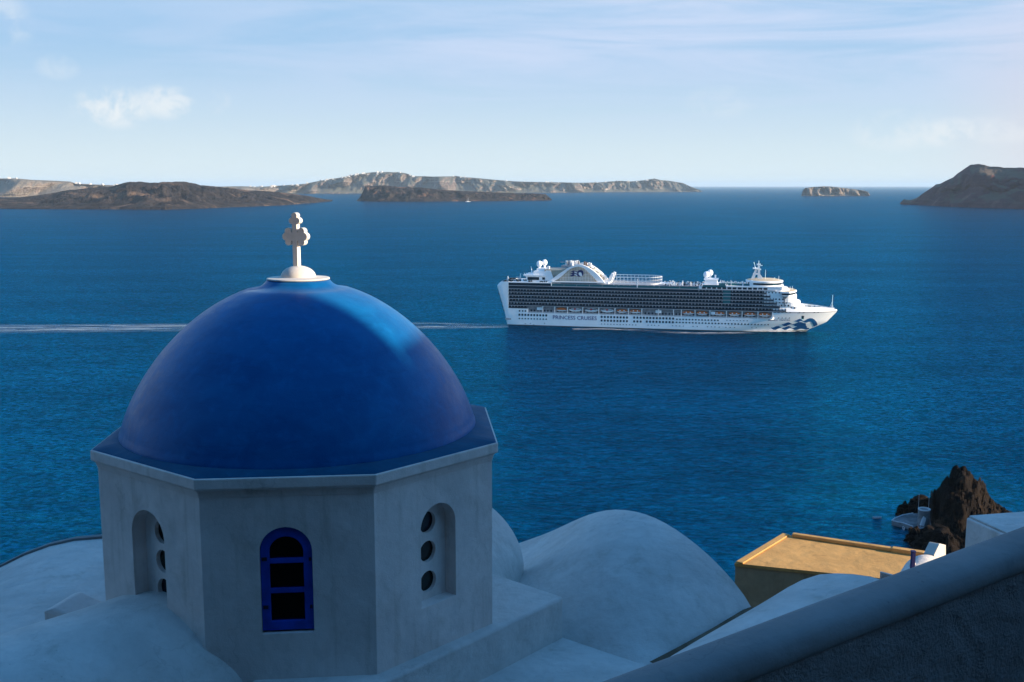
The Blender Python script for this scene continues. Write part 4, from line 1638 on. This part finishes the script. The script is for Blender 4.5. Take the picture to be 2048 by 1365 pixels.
# the winged funnel: two arches, a slatted screen with the emblem, exhausts
AO = [(33.3, 36.9), (36.5, 38.9), (39.7, 41.0), (46.0, 45.6), (52.4, 49.9), (55.0, 51.3), (57.9, 52.3), (60.5, 53.0), (62.9, 53.2), (65, 53.0), (67.1, 52.4), (69.8, 51.2), (72.4, 49.8), (75, 48.0), (77.7, 45.9), (80, 43.7), (81.9, 41.4), (83.6, 39.6), (85.1, 37.7)]
AI = [(38.0, 37.2), (41, 38.7), (44.0, 40.2), (47.6, 43.0), (52.4, 47.6), (54.5, 49.1), (56.6, 50.1), (59, 50.9), (61.9, 51.4), (64, 51.1), (66.1, 50.5), (68.2, 49.0), (70.3, 47.2), (72, 45.6), (73.5, 44.2), (75, 42.6), (76.3, 41.2), (78, 39.5), (79.5, 37.9)]
fun = None
for (ya, yb) in ((-14.2, -11.0), (9.5, 12.5)):
    b = MB()
    rows = []
    for p, q in zip(AO, AI):
        rows.append([(p[0], ya, p[1]), (p[0], yb, p[1]), (q[0], yb, q[1]), (q[0], ya, q[1])])
    b.quad_grid(rows, True)
    b.poly(rows[0])
    b.poly(rows[-1])
    o = b.build('funnel_arch', M['ship_white'], ship)
    fun = fun or o
b = MB()
rows = []
pr = [(44.5, 38.6)]+AI[2:17]+[(78.5, 38.6)]
b.prism([(x, -10.4, z-0.1) for (x, z) in pr], (0, 0.4, 0))
scr = b.build('funnel_screen', M['ship_lattice'], ship)
b = MB()
for i in range(24):
    x = 46+1.35*i
    zt_ = lin([(p[0], p[1]) for p in AI], x)-0.3
    if zt_ > 39.2:
        b.box(x-0.11, x+0.11, -10.62, -10.41, 38.7, zt_)
for z in (41.5, 44.5, 47.5):
    b.box(lin([(q[1], q[0]) for q in AI[:9]], z)+0.3, 79-lin([(41, 0), (50.5, 12)], z)-1.0, -10.58, -10.41, z-0.09, z+0.09)
b.build('slats', M['ship_white'], scr)
E1 = [(54.4, 47.2), (56.1, 47.3), (57.6, 47.9), (59.1, 47.2), (60.4, 46.9), (61.8, 48.0), (63.5, 48.4), (65.2, 47.8), (66.0, 46.1), (65.9, 44.6), (65.3, 43.4), (64.4, 43.6), (64.2, 42.7), (63.2, 42.5), (61.7, 42.7), (60.2, 43.4), (58.7, 43.7), (57.2, 43.1), (55.5, 42.6), (54.0, 43.4), (55.5, 43.8), (56.6, 44.5), (54.2, 45.1), (55.7, 45.5), (57.0, 46.2), (55.5, 46.8)]
E2 = [[(61.8, 46.1), (62.9, 46.5), (64.0, 46.1), (64.6, 44.6), (64.7, 43.4), (64.0, 42.6), (63.4, 42.7), (63.3, 43.3), (62.3, 43.7), (61.7, 44.8)],
      [(57.4, 46.7), (58.7, 46.9), (60.8, 45.8), (60.2, 45.3), (59.1, 45.7), (58.0, 46.3)], [(57.4, 44.8), (58.7, 45.0), (60.8, 43.9), (60.2, 43.4), (59.1, 43.9)]]
b = MB()
b.prism([(x, -10.95, z) for (x, z) in E1], (0, 0.25, 0))
b.build('wave_emblem', M['ship_navy'], scr)
b = MB()
for e in E2:
    b.prism([(x, -11.05, z) for (x, z) in e], (0, 0.09, 0))
b.build('emblem_face', M['ship_white'], scr)
b = MB()
b.box(48, 78, -9.9, 9.4, 38.61, 45.5)
b.box(52, 74, -9.9, 9.4, 45.5, 49.0)
b.box(56, 69, -9.9, 9.4, 49.0, 51.0)
b.box(31.5, 52, -9.5, 9.0, 46.8, 48.3)
b.box(33, 50, -9.0, 8.5, 38.6, 46.8)
b.build('funnel_casing', M['ship_lattice'], ship)
for x in (49.5, 51.5, 53.2, 55, 56.8, 58.5, 60.2):
    b = MB()
    b.tube((x, -3+(x*7 % 5), 50.5), (x, -3+(x*7 % 5), 55.3+0.3*(x*3 % 2)), 0.95, 0.85, 10)
    b.build('exhaust_pipe', M['ship_white'] if int(x) % 3 else M['ship_recess'], ship)
for x in (65.0, 67.0, 68.8, 70.5):
    b = MB()
    b.tube((x, 1-(x*5 % 4), 50.5), (x, 1-(x*5 % 4), 55.1-(x-65)*0.25), 0.8, 0.7, 10)
    b.build('exhaust_pipe', M['brownpipe'] if int(x) % 2 else M['ship_white'], ship)
b = MB()
b.box(45.5, 61, -5, 5, 50.0, 51.4)
b.box(44, 50.5, -3.2, -2.8, 54.0, 54.5)
b.build('funnel_platform', M['ship_recess'], ship)
b = MB()
for (p, q) in (((66.5, 52.6), (83, 42.0)), ((70, 49.5), (84, 40.5))):
    b.prism([(p[0], 4, p[1]), (p[0], 9, p[1]), (q[0], 9, q[1]), (q[0], 4, q[1])], (0, 0, -0.8))
for i in range(7):
    x = 68+2.4*i
    b.box(x-0.3, x+0.3, 4, 9, 38.7, 51.5-(x-68)*0.66)
b.build('funnel_wing', M['ship_white'], ship)

# aft house with the twin satellite domes
b = MB()
b.prism([(17.5, -13, 37.6), (33, -13, 37.6), (33, -13, 42.6), (15.5, -13, 42.6)], (0, 24, 0))
b.prism([(14.2, -14, 42.6), (34, -14, 42.6), (34, -14, 43.4), (13.6, -14, 43.6)], (0, 25, 0))
b.box(22, 34, -10, 10, 43.4, 46.6)
b.box(24, 33, -6, 7, 46.6, 48.6)
b.box(33.2, 35.2, -6, -2, 46.6, 50.6)
b.prism([(30, -12.2, 38), (41, -12.2, 38), (37.5, -12.2, 47.5), (33.5, -12.2, 47.5)], (0, 0.6, 0))
for i in range(9):
    b.box(14.5+i*1.9, 14.9+i*1.9, -13.9, -13.6, 43.4, 45.2)
b.build('aft_house', M['ship_white'], ship)
b = MB()
b.box(17.4, 27.6, -13.12, -12.5, 39.2, 41.7)
b.box(30.4, 32.8, -13.12, -12.5, 39.6, 41.6)
b.build('aft_window', M['ship_glass'], ship)
b = MB()
b.tube((19.2, -3, 45), (18.4, -3, 50.2), 0.6, 0.15, 6)
b.build('aft_mast', M['ship_white'], ship)
b = MB()
b.tube((8.0, 0, 37.6), (8.6, 0, 43.5), 0.9, 0.3, 6)
b.box(4.0, 8.5, -0.3, 0.3, 40.2, 40.6)
b.build('deck_crane', M['ship_white'], ship)
b = MB()
b.prism([(-1.6, -12, 37.9), (0.4, -12, 37.9), (0.0, -12, 42.0), (-0.6, -12, 42.0)], (0, 0.8, 0))
b.build('stern_light_mast', M['ship_white'], ship)
for (x, y, z, r) in ((25.6, -2.0, 52.4, 2.5), (29.4, 2.5, 53.3, 2.45), (169.2, -2.5, 45.6, 2.5), (172.2, 1.5, 46.9, 2.5)):
    b = MB()
    b.ball((x, y, z), r, 20, 14, sq=(1, 1, 1.12))
    o = b.build('satellite_dome', M['ship_white'], ship, smooth=True, ang=180)
    b = MB()
    b.tube((x, y, z-6), (x, y, z-1.5), 0.9, 1.1, 10)
    b.build('pedestal', M['ship_white'], o)
b = MB()
for i in range(30):
    b.box(2+1.1*i+random.random()*0.5, 2.5+1.1*i+random.random()*0.9, -17+random.random()*20, -16+random.random()*20, 37.61, 38.4+random.random()*1.3)
b.build('aft_deck_furniture', M['ship_glass'], ship)['kind'] = 'stuff'

# sports court: a round-ended lattice enclosure
b = MB()


def rail_path(n=60):
    pts = [(88.5, -11.5), (120, -11.5)]
    for i in range(1, 17):
        a_ = -pi/2+pi*i/17
        pts.append((121.5+10.5*cos(a_), 11.5*sin(a_)))
    pts += [(120, 11.5), (88.5, 11.5)]
    return pts


RP = rail_path()
for (z, h, lim) in ((37.6, 0.30, 0), (40.6, 0.18, 0), (43.0, 0.30, 0)):
    for p, q in zip(RP, RP[1:]):
        d = Vector((q[0]-p[0], q[1]-p[1], 0)).normalized()
        n2 = Vector((-d.y, d.x, 0))*0.12
        b.prism([(p[0]-n2.x, p[1]-n2.y, z), (q[0]-n2.x, q[1]-n2.y, z), (q[0]+n2.x, q[1]+n2.y, z), (p[0]+n2.x, p[1]+n2.y, z)], (0, 0, h*1.2))
for p, q in zip(RP, RP[1:]):
    L = sqrt((q[0]-p[0])**2+(q[1]-p[1])**2)
    n = max(1, int(L/3.0))
    for i in range(n):
        x, y = p[0]+(q[0]-p[0])*i/n, p[1]+(q[1]-p[1])*i/n
        b.box(x-0.10, x+0.10, y-0.10, y+0.10, 36.7, 43.0)
crt = b.build('court_fence', M['ship_white'], ship)
b = MB()
rows = []
for (x, y) in RP:
    rows.append([(x, y, 36.7), (x, y, 37.4)])
b.quad_grid(rows)
b.prism([(x, y, 36.65) for (x, y) in RP], (0, 0, 0.1))
b.box(110, 134, -10.5, 9, 34.9, 36.6)
b.box(130, 141, -7, 7, 36.0, 37.8)
b.build('court_deck', M['ship_white'], ship)
b = MB()
b.prism([(85.5, -9.5, 38.6), (89.5, -9.5, 38.6), (91.8, -9.5, 45.4), (90, -9.5, 46), (87.5, -9.5, 42)], (0, 4, 0))
b.prism([(85.5, 4, 38.6), (89.5, 4, 38.6), (91.8, 4, 45.4), (90, 4, 46), (87.5, 4, 42)], (0, 4, 0))
b.build('court_tower', M['ship_white'], ship)

# crowd of loungers, lamps and parasols on the open deck
for nm, mm, n, h0 in (('deck_chairs', M['ship_white'], 170, 0.9), ('dark_loungers', M['ship_glass'], 120, 0.7)):
    b = MB()
    for i in range(n):
        x = 133+random.random()*34
        y = -16.5+random.random()*30
        h = h0+random.random()*1.0
        b.box(x, x+0.35+random.random()*0.7, y, y+0.8, 34.86, 34.86+2.2+h if random.random() < 0.5 else 35.5+h)
    for i in range(n//2):
        x = 92+random.random()*36
        y = -17.2+random.random()*4
        b.box(x, x+0.35+random.random()*0.7, y, y+0.6, 34.86, 35.6+h0*random.random()*1.4)
    b.build(nm, mm, ship)['kind'] = 'stuff'
for x in (143, 150, 157):
    b = MB()
    b.tube((x, -12, 34.9), (x, -12, 40.2), 0.35, 0.3, 6)
    b.build('deck_lamp', M['ship_white'], ship)

# forward house, radar dome base, sun deck
b = MB()
b.box(164, 231, -16.8, 16.8, 34.86, 36.95)
b.box(166, 231, -17.2, 17.2, 36.95, 37.75)
b.box(168.3, 178.5, -9, 6, 37.75, 41.6)
b.prism([(168, -9.5, 41.6), (179, -9.5, 41.6), (179.5, -9.5, 42.3), (167.5, -9.5, 42.3)], (0, 16, 0))
b.box(176.2, 177.4, -4, -2.6, 42.3, 45.6)
b.build('sun_deck_house', M['ship_white'], ship)
b = MB()
for i in range(13):
    x = 166.5+i*4.15
    b.box(x, x+3.2, -16.9, -16.5, 35.1, 36.75)
b.build('sun_deck_windows', M['ship_glass'], ship)
b = MB()
b.box(167, 186, -17.6, -17.45, 36.4, 38.4)
b.box(180, 205, -12.2, -12.1, 37.8, 39.6)
b.box(182, 206, -5, 8, 37.8, 39.0)
b.build('sun_deck_screen', M['ship_teal'], ship)
b = MB()
for i in range(70):
    x = 179+random.random()*27
    y = -15+random.random()*26
    b.box(x, x+0.3+random.random()*0.8, y, y+0.8, 37.76, 38.5+random.random()*2.0)
for x in (183.5, 190, 199, 203):
    b.box(x, x+0.7, -11, -10, 37.76, 41.4)
b.build('sun_deck_chairs', M['ship_white'], ship)['kind'] = 'stuff'


# forward lounge: an oval disc with a tan roof
def oval(cx, rx, ry, z, n=40, xcut=None, p=2.0):
    pts = []
    for i in range(n):
        a_ = 2*pi*i/n
        c_, s_ = cos(a_), sin(a_)
        pts.append((cx+rx*abs(c_)**(2/p)*(1 if c_ >= 0 else -1), ry*abs(s_)**(2/p)*(1 if s_ >= 0 else -1), z))
    return pts


b = MB()
b.quad_grid([oval(217, 15.5, 15.8, 36.9), oval(217, 15.6, 16.2, 37.2), oval(217, 15.6, 16.2, 38.6), oval(217, 14.0, 15.4, 38.7)], True)
b.quad_grid([oval(217, 13.6, 15.3, 40.2), oval(217, 15.2, 16.8, 40.5), oval(217, 15.4, 17.0, 41.6), oval(217, 14.4, 16.0, 42.1)], True)
b.build('lounge', M['ship_white'], ship, smooth=True, ang=40)
b = MB()
b.quad_grid([oval(217, 14.2, 15.6, 38.5), oval(217, 14.2, 15.6, 40.3)], True)
b.build('lounge_glazing', M['ship_glass'], ship, smooth=True, ang=40)
b = MB()
b.quad_grid([oval(217, 14.42, 16.02, 42.08), oval(217, 10, 11, 42.9), oval(217, 0.1, 0.1, 43.3)], True)
b.build('lounge_roof', M['ship_tan'], ship, smooth=True, ang=60)
b = MB()
b.prism([(203.5, -12, 37.76), (213.5, -12, 37.76), (214.0, -12, 41.4), (206.5, -12, 42.4)], (0, 23, 0))
b.build('mast_house', M['ship_white'], ship)
# mast
b = MB()
for y in (-3.2, 2.4):
    b.prism([(206.0, y, 42.2), (208.6, y, 42.2), (211.2, y, 51.5), (209.8, y, 51.5)], (0, 0.8, 0))
    b.prism([(211.4, y, 42.2), (216.4, y, 42.2), (213.4, y, 46.5), (213.0, y, 53.5), (211.4, y, 53.5)], (0, 0.8, 0))
b.box(209, 214, -3.4, 3.4, 50.3, 51.0)
b.box(207.6, 213, -3.0, 3.0, 46.5, 47.0)
b.box(207.3, 211.5, -5.5, 5.5, 51.2, 51.7)
b.box(210.4, 213.6, -2.2, 2.2, 54.2, 55.2)
b.tube((212, 0, 50), (212, 0, 58), 0.5, 0.12, 6)
b.tube((209.6, -1.5, 51), (208.0, -1.5, 56.8), 0.35, 0.2, 6)
b.box(213.2, 215.0, -0.5, 0.5, 53.6, 54.1)
b.build('mast', M['ship_white'], ship)
for (x, y, h) in ((217.6, -7, 8.5), (228.5, -5, 3.4), (224.6, -8, 2.0), (225.4, 3, 1.6)):
    b = MB()
    b.tube((x, y, 41.8), (x, y, 42.5+h), 0.22, 0.1, 6)
    b.build('aerial', M['ship_white'], ship)


# front of the house: rounded white tiers below the bridge
def tier(x0, x1, w, z0, z1, mm, nm, rad=8.0, pr=2.6):
    n = 18
    pts = [(x0, w), (x0, -w)]
    fr = []
    for i in range(n+1):
        a_ = -pi/2+pi*i/n
        s_, c_ = sin(a_), cos(a_)
        fr.append((x1-rad+rad*max(0, c_)**(2/pr), w*abs(s_)**(2/pr)*(1 if s_ > 0 else -1)))
    pts = [(x0, -w)]+fr+[(x0, w)]
    b_ = MB()
    b_.prism([(x, y, z0) for (x, y) in pts], (0, 0, z1-z0))
    return b_.build(nm, mm, ship)


tier(217, 250.5, 15.4, 17.3, 21.8, M['ship_white'], 'front_house', 12)
tier(217, 246.8, 16.4, 21.83, 25.2, M['ship_white'], 'front_house', 11)
tier(217, 243.6, 17.2, 25.23, 30.4, M['ship_white'], 'front_house', 10)
tier(217, 238, 17.3, 30.43, 34.3, M['ship_white'], 'front_house', 10)
b = MB()
for (x0, z, n, w) in ((232.4, 19.2, 1, 1.6), (226.6, 27.7, 3, 1.2), (229.6, 25.0, 3, 1.2), (231.2, 22.6, 3, 1.2), (220.8, 33.1, 5, 0.9), (233.5, 20.6, 4, 1.0)):
    for i in range(n):
        x = x0+2.75*i
        b.box(x-w/2, x+w/2, -17.42 if z > 25.2 else (-16.6 if z > 21.9 else -15.6), -14.0, z-0.55, z+0.55)
b.build('front_windows', M['ship_glass'], ship)
# bridge with wings
b = MB()
br = [(231.0, -19.8), (236.5, -19.8), (240.5, -12), (242.6, -5), (243.0, 0), (242.6, 5), (240.5, 12), (236.5, 19.8), (231.0, 19.8)]
b.prism([(x, y, 30.5) for (x, y) in br], (0, 0, 0.7))
b.prism([(x+0.5 if x > 231 else x, y*1.01, 32.9) for (x, y) in br], (0, 0, 1.1))
bro = b.build('bridge', M['ship_white'], ship)
b = MB()
b.prism([(x-0.15 if x > 231 else x+0.2, y*0.99, 31.21) for (x, y) in br], (0, 0, 1.68))
b.build('bridge_glazing', M['ship_glass'], bro)
b = MB()
b.prism([(x-0.2 if x > 231 else x+0.5, y*0.93, 34.02) for (x, y) in br], (0, 0, 0.25))
b.build('bridge_roof', M['ship_tan'], bro)
b = MB()
b.prism([(231.3, -19.3, 30.49), (235.6, -19.3, 30.49), (234.6, -17.4, 28.3), (232.6, -17.4, 28.3)], (0, 1.6, 0))
b.box(232.8, 233.8, -18.4, -17.3, 21.8, 28.4)
b.build('bridge_bracket', M['ship_recess'], bro)
for x in (233, 235.5, 238, 240):
    b = MB()
    b.tube((x, -13+(x-233)*2, 34.2), (x, -13+(x-233)*2, 37.2), 0.14, 0.08, 6)
    b.build('aerial', M['ship_white'], bro)
tier(211, 236.5, 16.9, 34.32, 36.0, M['ship_white'], 'front_house', 11)

# the recess along the boat deck: posts, doors, panels
b = MB()
for x in (31.8, 42.3, 53.4, 66.6, 80.4, 94.2, 105.6, 117.0, 131, 143.5, 150.0, 161.4, 173.6, 187.0, 199.8, 212.6):
    b.box(x-0.28, x+0.28, -17.95, -17.4, 11.2, 17.04)
    b.box(x-0.35, x+0.35, -17.9, -13.7, 16.2, 17.04)
b.build('davit_frames', M['ship_white'], ship)
b = MB()
for i in range(70):
    x = 20+i*2.9+random.random()*0.6
    b.box(x, x+1.3, -13.75, -13.0, 12.0, 13.6)
b.build('boat_deck_windows', M['ship_glass'], ship)['kind'] = 'stuff'
b = MB()
b.box(20, 223, -17.95, -17.88, 12.15, 12.28)
b.box(20, 223, -17.95, -17.88, 11.65, 11.75)
b.build('boat_deck_rail', M['ship_white'], ship)
for (x0, x1) in ((26.6, 31.2), (128.4, 133.4), (174.6, 178.0)):
    b = MB()
    b.box(x0, x1, -17.2, -16.6, 13.6, 16.0)
    b.build('raft_canister', M['ship_white'], ship)
b = MB()
b.prism([(220.6, -17.97, 11.21), (224.45, -17.97, 11.21), (224.45, -17.97, 17.0), (224.0, -17.97, 17.0), (223.6, -17.97, 13.2), (222.6, -17.97, 12.0)], (0, 0.3, 0))
b.build('recess_end', M['ship_white'], ship)


# lifeboats and tenders hanging in the recess
def boat_rows(L, w, sec):
    rows = []
    n = 16
    for i in range(n+1):
        s_ = 2*i/n-1
        k = max(0.06, (1-abs(s_)**3.0))
        k2 = max(0.15, 1-abs(s_)**4)
        rows.append([(s_*L/2, w*y*k, z*k2 if z > 0 else (z*max(0.3, k) if z < -0.2 else z)) for (y, z) in sec])
    return rows


def lifeboat(x, kind, label):
    P_ = S0+SHX*x+SHY*(-16.0)
    t_ = thing('lifeboat', label, 'lifeboat', (P_.x, P_.y, 14.35), atan2(SHX.y, SHX.x), 'lifeboats hanging along the ship')
    L = 9.8 if kind != 'tender' else 11.2
    b_ = MB()
    b_.quad_grid(boat_rows(L, 1.75, [(-1, -0.15), (-0.95, -0.6), (-0.6, -1.25), (0, -1.45), (0.6, -1.25), (0.95, -0.6), (1, -0.15)]))
    b_.build('boat_hull', M['ship_white'], t_, smooth=True, ang=60)
    b_ = MB()
    hgt = 1.7 if kind != 'tender' else 1.9
    b_.quad_grid(boat_rows(L*0.97, 1.75, [(-1, -0.14), (-0.93, 0.8), (-0.55, hgt*0.95), (0, hgt), (0.55, hgt*0.95), (0.93, 0.8), (1, -0.14)]))
    b_.build('canopy', M['orange'] if kind != 'tender' else M['ship_white'], t_, smooth=True, ang=60)
    if kind == 'tender':
        b_ = MB()
        b_.box(-4.2, 4.2, -1.86, -1.5, 0.75, 1.3)
        b_.build('window', M['ship_glass'], t_)
        b_ = MB()
        b_.box(-1.0, 0.6, -1.90, -1.2, 0.3, 1.7)
        b_.build('door', M['redmark'], t_)
    elif kind == 'hatched':
        for xx in (-1.7, 1.7):
            b_ = MB()
            b_.box(xx-0.5, xx+0.5, -1.80, -1.0, 0.35, 1.1)
            b_.build('hatch', M['ship_white'], t_)
    for xx in (-3.4, 3.4):
        b_ = MB()
        b_.tube((xx, -0.2, hgt*0.8), (xx, -0.2, 2.6), 0.1, 0.1, 6)
        b_.build('fall_rope', M['ship_recess'], t_)


lifeboat(48.0, 'plain', 'orange-topped lifeboat without hatches, nearest the stern of the cruise ship')
lifeboat(60.0, 'tender', 'white tender with a red door, nearest the stern of three')
lifeboat(74.0, 'tender', 'white tender with a red door, middle one of three')
lifeboat(87.6, 'tender', 'white tender with a red door, beside the aft orange hatched lifeboats')
lifeboat(100.2, 'hatched', 'orange-topped lifeboat with two white hatches, right next to the white tenders')
lifeboat(111.6, 'hatched', 'orange-topped lifeboat with two white hatches, just aft of the long gap in the boats')
for x, w in ((155.8, 'first forward of the long gap in the boats'), (167.2, 'second forward of the long gap in the boats'), (181.0, 'third forward of the long gap in the boats'),
             (193.6, 'third from the bow end of the recess'), (206.2, 'second from the bow end of the recess'), (218.0, 'closest to the bow, at the rounded end of the recess')):
    lifeboat(x, 'hatched', 'orange-topped lifeboat '+w)

# ------------------------------------------------------------------ sailing yacht far out
sy = thing('sailing_yacht', 'tiny white two-masted sailing yacht off the dark lava island', 'boat', at_z(936, 404.2, 0), 0.2)
b = MB()
rows = []
for i in range(11):
    s_ = i/5-1
    k = max(0.05, 1-abs(s_)**2.2)
    rows.append([(s_*19, -3.4*k, 2.4+0.5*s_*s_), (s_*17.5, -2.6*k, 0), (s_*17.5, 2.6*k, 0), (s_*19, 3.4*k, 2.4+0.5*s_*s_)])
b.quad_grid(rows)
b.quad_grid([[r[0] for r in rows], [r[3] for r in rows]])
b.box(-7, 3, -1.6, 1.6, 2.3, 4.4)
b.build('hull', M['ship_white'], sy)
for (x, h) in ((-6, 27), (4.5, 31)):
    b = MB()
    b.tube((x, 0, 2), (x, 0, h), 0.55, 0.3, 6)
    b.box(x-5, x, -0.35, 0.35, 4.8, 5.6)
    b.build('mast', M['ship_white'], sy)

# ------------------------------------------------------------------ village houses on the far rim
hm = MB()
hm.box(-9, 9, -7, 7, -8, 6)
hm.box(-9.5, 2, -7.5, 7.5, 6, 10.5)
hm.box(4, 7, -3, 3, 6, 9)
proto = hm.build('village_house', M['village'])
dg = bpy.context.evaluated_depsgraph_get()
rim = bpy.data.objects['caldera_rim']
cliffs = bpy.data.objects['caldera_cliffs']
rnd = random.Random(5)
spots = []
for (u0, u1, n, dv) in ((640, 735, 26, 2.2), (735, 830, 16, 4.5), (500, 640, 13, 1.6), (905, 940, 3, 1.2), (1010, 1120, 7, 1.2), (1190, 1300, 12, 2.4), (1230, 1265, 4, 0.8)):
    for _ in range(n):
        spots.append((rnd.uniform(u0, u1), dv, 0))
for (u0, u1, n, dv) in ((150, 240, 9, 0.8), (0, 60, 3, 0.7)):
    for _ in range(n):
        spots.append((rnd.uniform(u0, u1), dv, 1))
first = True
rim_me = {0: rim, 1: cliffs}
from mathutils.bvhtree import BVHTree
bvh = {k: BVHTree.FromObject(o, dg) for k, o in rim_me.items()}
for (u, dv, k) in spots:
    v = 340.0
    hit = None
    while v < 395:
        h_ = bvh[k].ray_cast(CAM, ray(u, v).normalized())
        if h_[0] is not None:
            v += rnd.random()**1.6*dv
            h2 = bvh[k].ray_cast(CAM, ray(u, v+0.15).normalized())
            hit = h2[0] or h_[0]
            break
        v += 0.25
    if hit is None:
        continue
    o = proto if first else proto.copy()
    if not first:
        COL.objects.link(o)
    first = False
    o.location = (hit.x, hit.y, hit.z+3)
    s_ = rnd.uniform(0.8, 1.7)
    o.scale = (s_*1.1, s_, s_*0.9)
    o.rotation_euler = (0, 0, rnd.uniform(-0.4, 0.4))
    tag(o, 'tiny white house in the village strung along the top of the far pale cliffs', 'house', 'village houses on the far cliffs')


# ------------------------------------------------------------------ foam of the wake and at the bow
def foam_mat(name, dens, col, sx, sy_, edge=0.5):
    m, gg, p, pos, out, geo = mat(name)
    p.inputs['Base Color'].default_value = tuple(col)+(1,)
    p.inputs['Roughness'].default_value = 0.9
    p.inputs['Specular IOR Level'].default_value = 0.1
    uv = gg.n('ShaderNodeUVMap')
    sp = gg.n('ShaderNodeSeparateXYZ')
    gg.l(uv.outputs[0], sp.inputs[0])
    a_ = gg.noise(gg.scale(pos, (sx, sy_, 1)), 1.0, 6, 0.7, 0.6)
    a2 = gg.noise(gg.scale(pos, (sx*0.25, sy_*0.25, 1)), 1.0, 4, 0.6, 0.2)
    ed = gg.math('SUBTRACT', 1.0, gg.math('ABSOLUTE', gg.math('SUBTRACT', gg.math('MULTIPLY', sp.outputs[1], 2.0), 1.0)))
    ed = gg.ramp(ed, 0.0, edge)
    en = gg.math('MULTIPLY', gg.ramp(sp.outputs[0], 0.0, 0.01), gg.ramp(sp.outputs[0], 0.90, 1.0, 1.0, 0.0))
    f = gg.math('MULTIPLY', gg.ramp(gg.math('ADD', a_, gg.math('MULTIPLY', a2, 0.6)), 0.68, 1.02), gg.math('MULTIPLY', ed, en))
    f = gg.math('MULTIPLY', f, dens)
    tr_ = gg.n('ShaderNodeBsdfTransparent')
    mx = gg.n('ShaderNodeMixShader')
    gg.l(f, mx.inputs[0])
    gg.l(tr_.outputs[0], mx.inputs[1])
    gg.l(p.outputs[0], mx.inputs[2])
    gg.l(mx.outputs[0], out.inputs[0])
    return m


def foam_strip(name, pts, m, z=0.12, n=60):
    """pts: list of (x, y, halfwidth vector y) world; builds a uv-mapped ribbon"""
    me = bpy.data.meshes.new(name)
    vs, fs, uvs = [], [], []
    K = len(pts)
    for i, (x, y, w) in enumerate(pts):
        q, r = pts[min(i+1, K-1)], pts[max(i-1, 0)]
        d = Vector((q[0]-r[0], q[1]-r[1])).normalized()
        nn = Vector((-d.y, d.x))*w
        for j in range(5):
            k = j/4*2-1
            vs.append((x+nn.x*k, y+nn.y*k, z))
            uvs.append((i/(K-1), j/4))
    for i in range(K-1):
        for j in range(4):
            fs.append((i*5+j, i*5+j+1, (i+1)*5+j+1, (i+1)*5+j))
    me.from_pydata(vs, [], fs)
    ul = me.uv_layers.new(name='UVMap')
    for lp in me.loops:
        ul.data[lp.index].uv = uvs[lp.vertex_index]
    me.materials.append(m)
    o = bpy.data.objects.new(name, me)
    COL.objects.link(o)
    tag(o, kind='stuff')
    return o


FM1 = foam_mat('wake_foam', 0.62, (0.55, 0.66, 0.72), 0.03, 0.34, 0.7)
FM2 = foam_mat('bow_foam', 3.2, (0.82, 0.84, 0.86), 0.16, 0.5, 0.35)
FM3 = foam_mat('side_foam', 0.45, (0.70, 0.76, 0.80), 0.06, 0.22, 0.5)
wp = []
for (u, v, dv) in ((1018, 652, 3.5), (980, 652.5, 5.0), (930, 652.5, 6), (850, 652, 7.5), (720, 652.5, 8.5), (600, 653, 9), (450, 655, 9), (300, 656.5, 9), (150, 657.5, 9), (0, 658.5, 9.5), (-150, 659, 10), (-320, 660, 10)):
    p, q = at_z(u, v-dv, 0), at_z(u, v+dv, 0)
    c_ = (p+q)/2
    wp.append((c_.x, c_.y, (p-q).length/2))
fine = []
for (a_, c_) in zip(wp, wp[1:]):
    for k in range(8):
        t_ = k/8
        fine.append(tuple(a_[i]+(c_[i]-a_[i])*t_ for i in range(3)))
fine.append(wp[-1])
foam_strip('wake_foam', fine, FM1, 0.10)


def ship_pt(x, y):
    q = S0+SHX*x+SHY*y
    return (q.x, q.y)


bp = []
for x in [200+1.5*k for k in range(37)]:
    y = -hbr(min(x, 252.4), 0)-0.6-0.0*(252-x)
    w = 0.5+2.6*max(0, 1-abs(x-246)/48)**1.4
    q = ship_pt(x, y-w*0.8)
    bp.append((q[0], q[1], w))
foam_strip('bow_foam', bp, FM2, 0.22)
sp_ = []
for x in [60+3*k for k in range(52)]:
    q = ship_pt(x, -28-6*sin(x*0.05)-0.03*(210-x))
    sp_.append((q[0], q[1], 6.5))
foam_strip('side_foam', sp_, FM3, 0.14)

# ------------------------------------------------------------------ air
hz_ = MB()
hz_.box(-170000, 170000, -170000, 170000, -9.5, 460)
hm_ = bpy.data.materials.new('air')
hm_.use_nodes = True
t_ = hm_.node_tree
t_.nodes.clear()
ou = t_.nodes.new('ShaderNodeOutputMaterial')
pv = t_.nodes.new('ShaderNodeVolumePrincipled')
pv.inputs['Color'].default_value = (0.68, 0.85, 0.97, 1)
pv.inputs['Density'].default_value = 1.4e-5
pv.inputs['Anisotropy'].default_value = 0.0
t_.links.new(pv.outputs[0], ou.inputs['Volume'])
ho = hz_.build('haze', hm_)
tag(ho, kind='stuff')
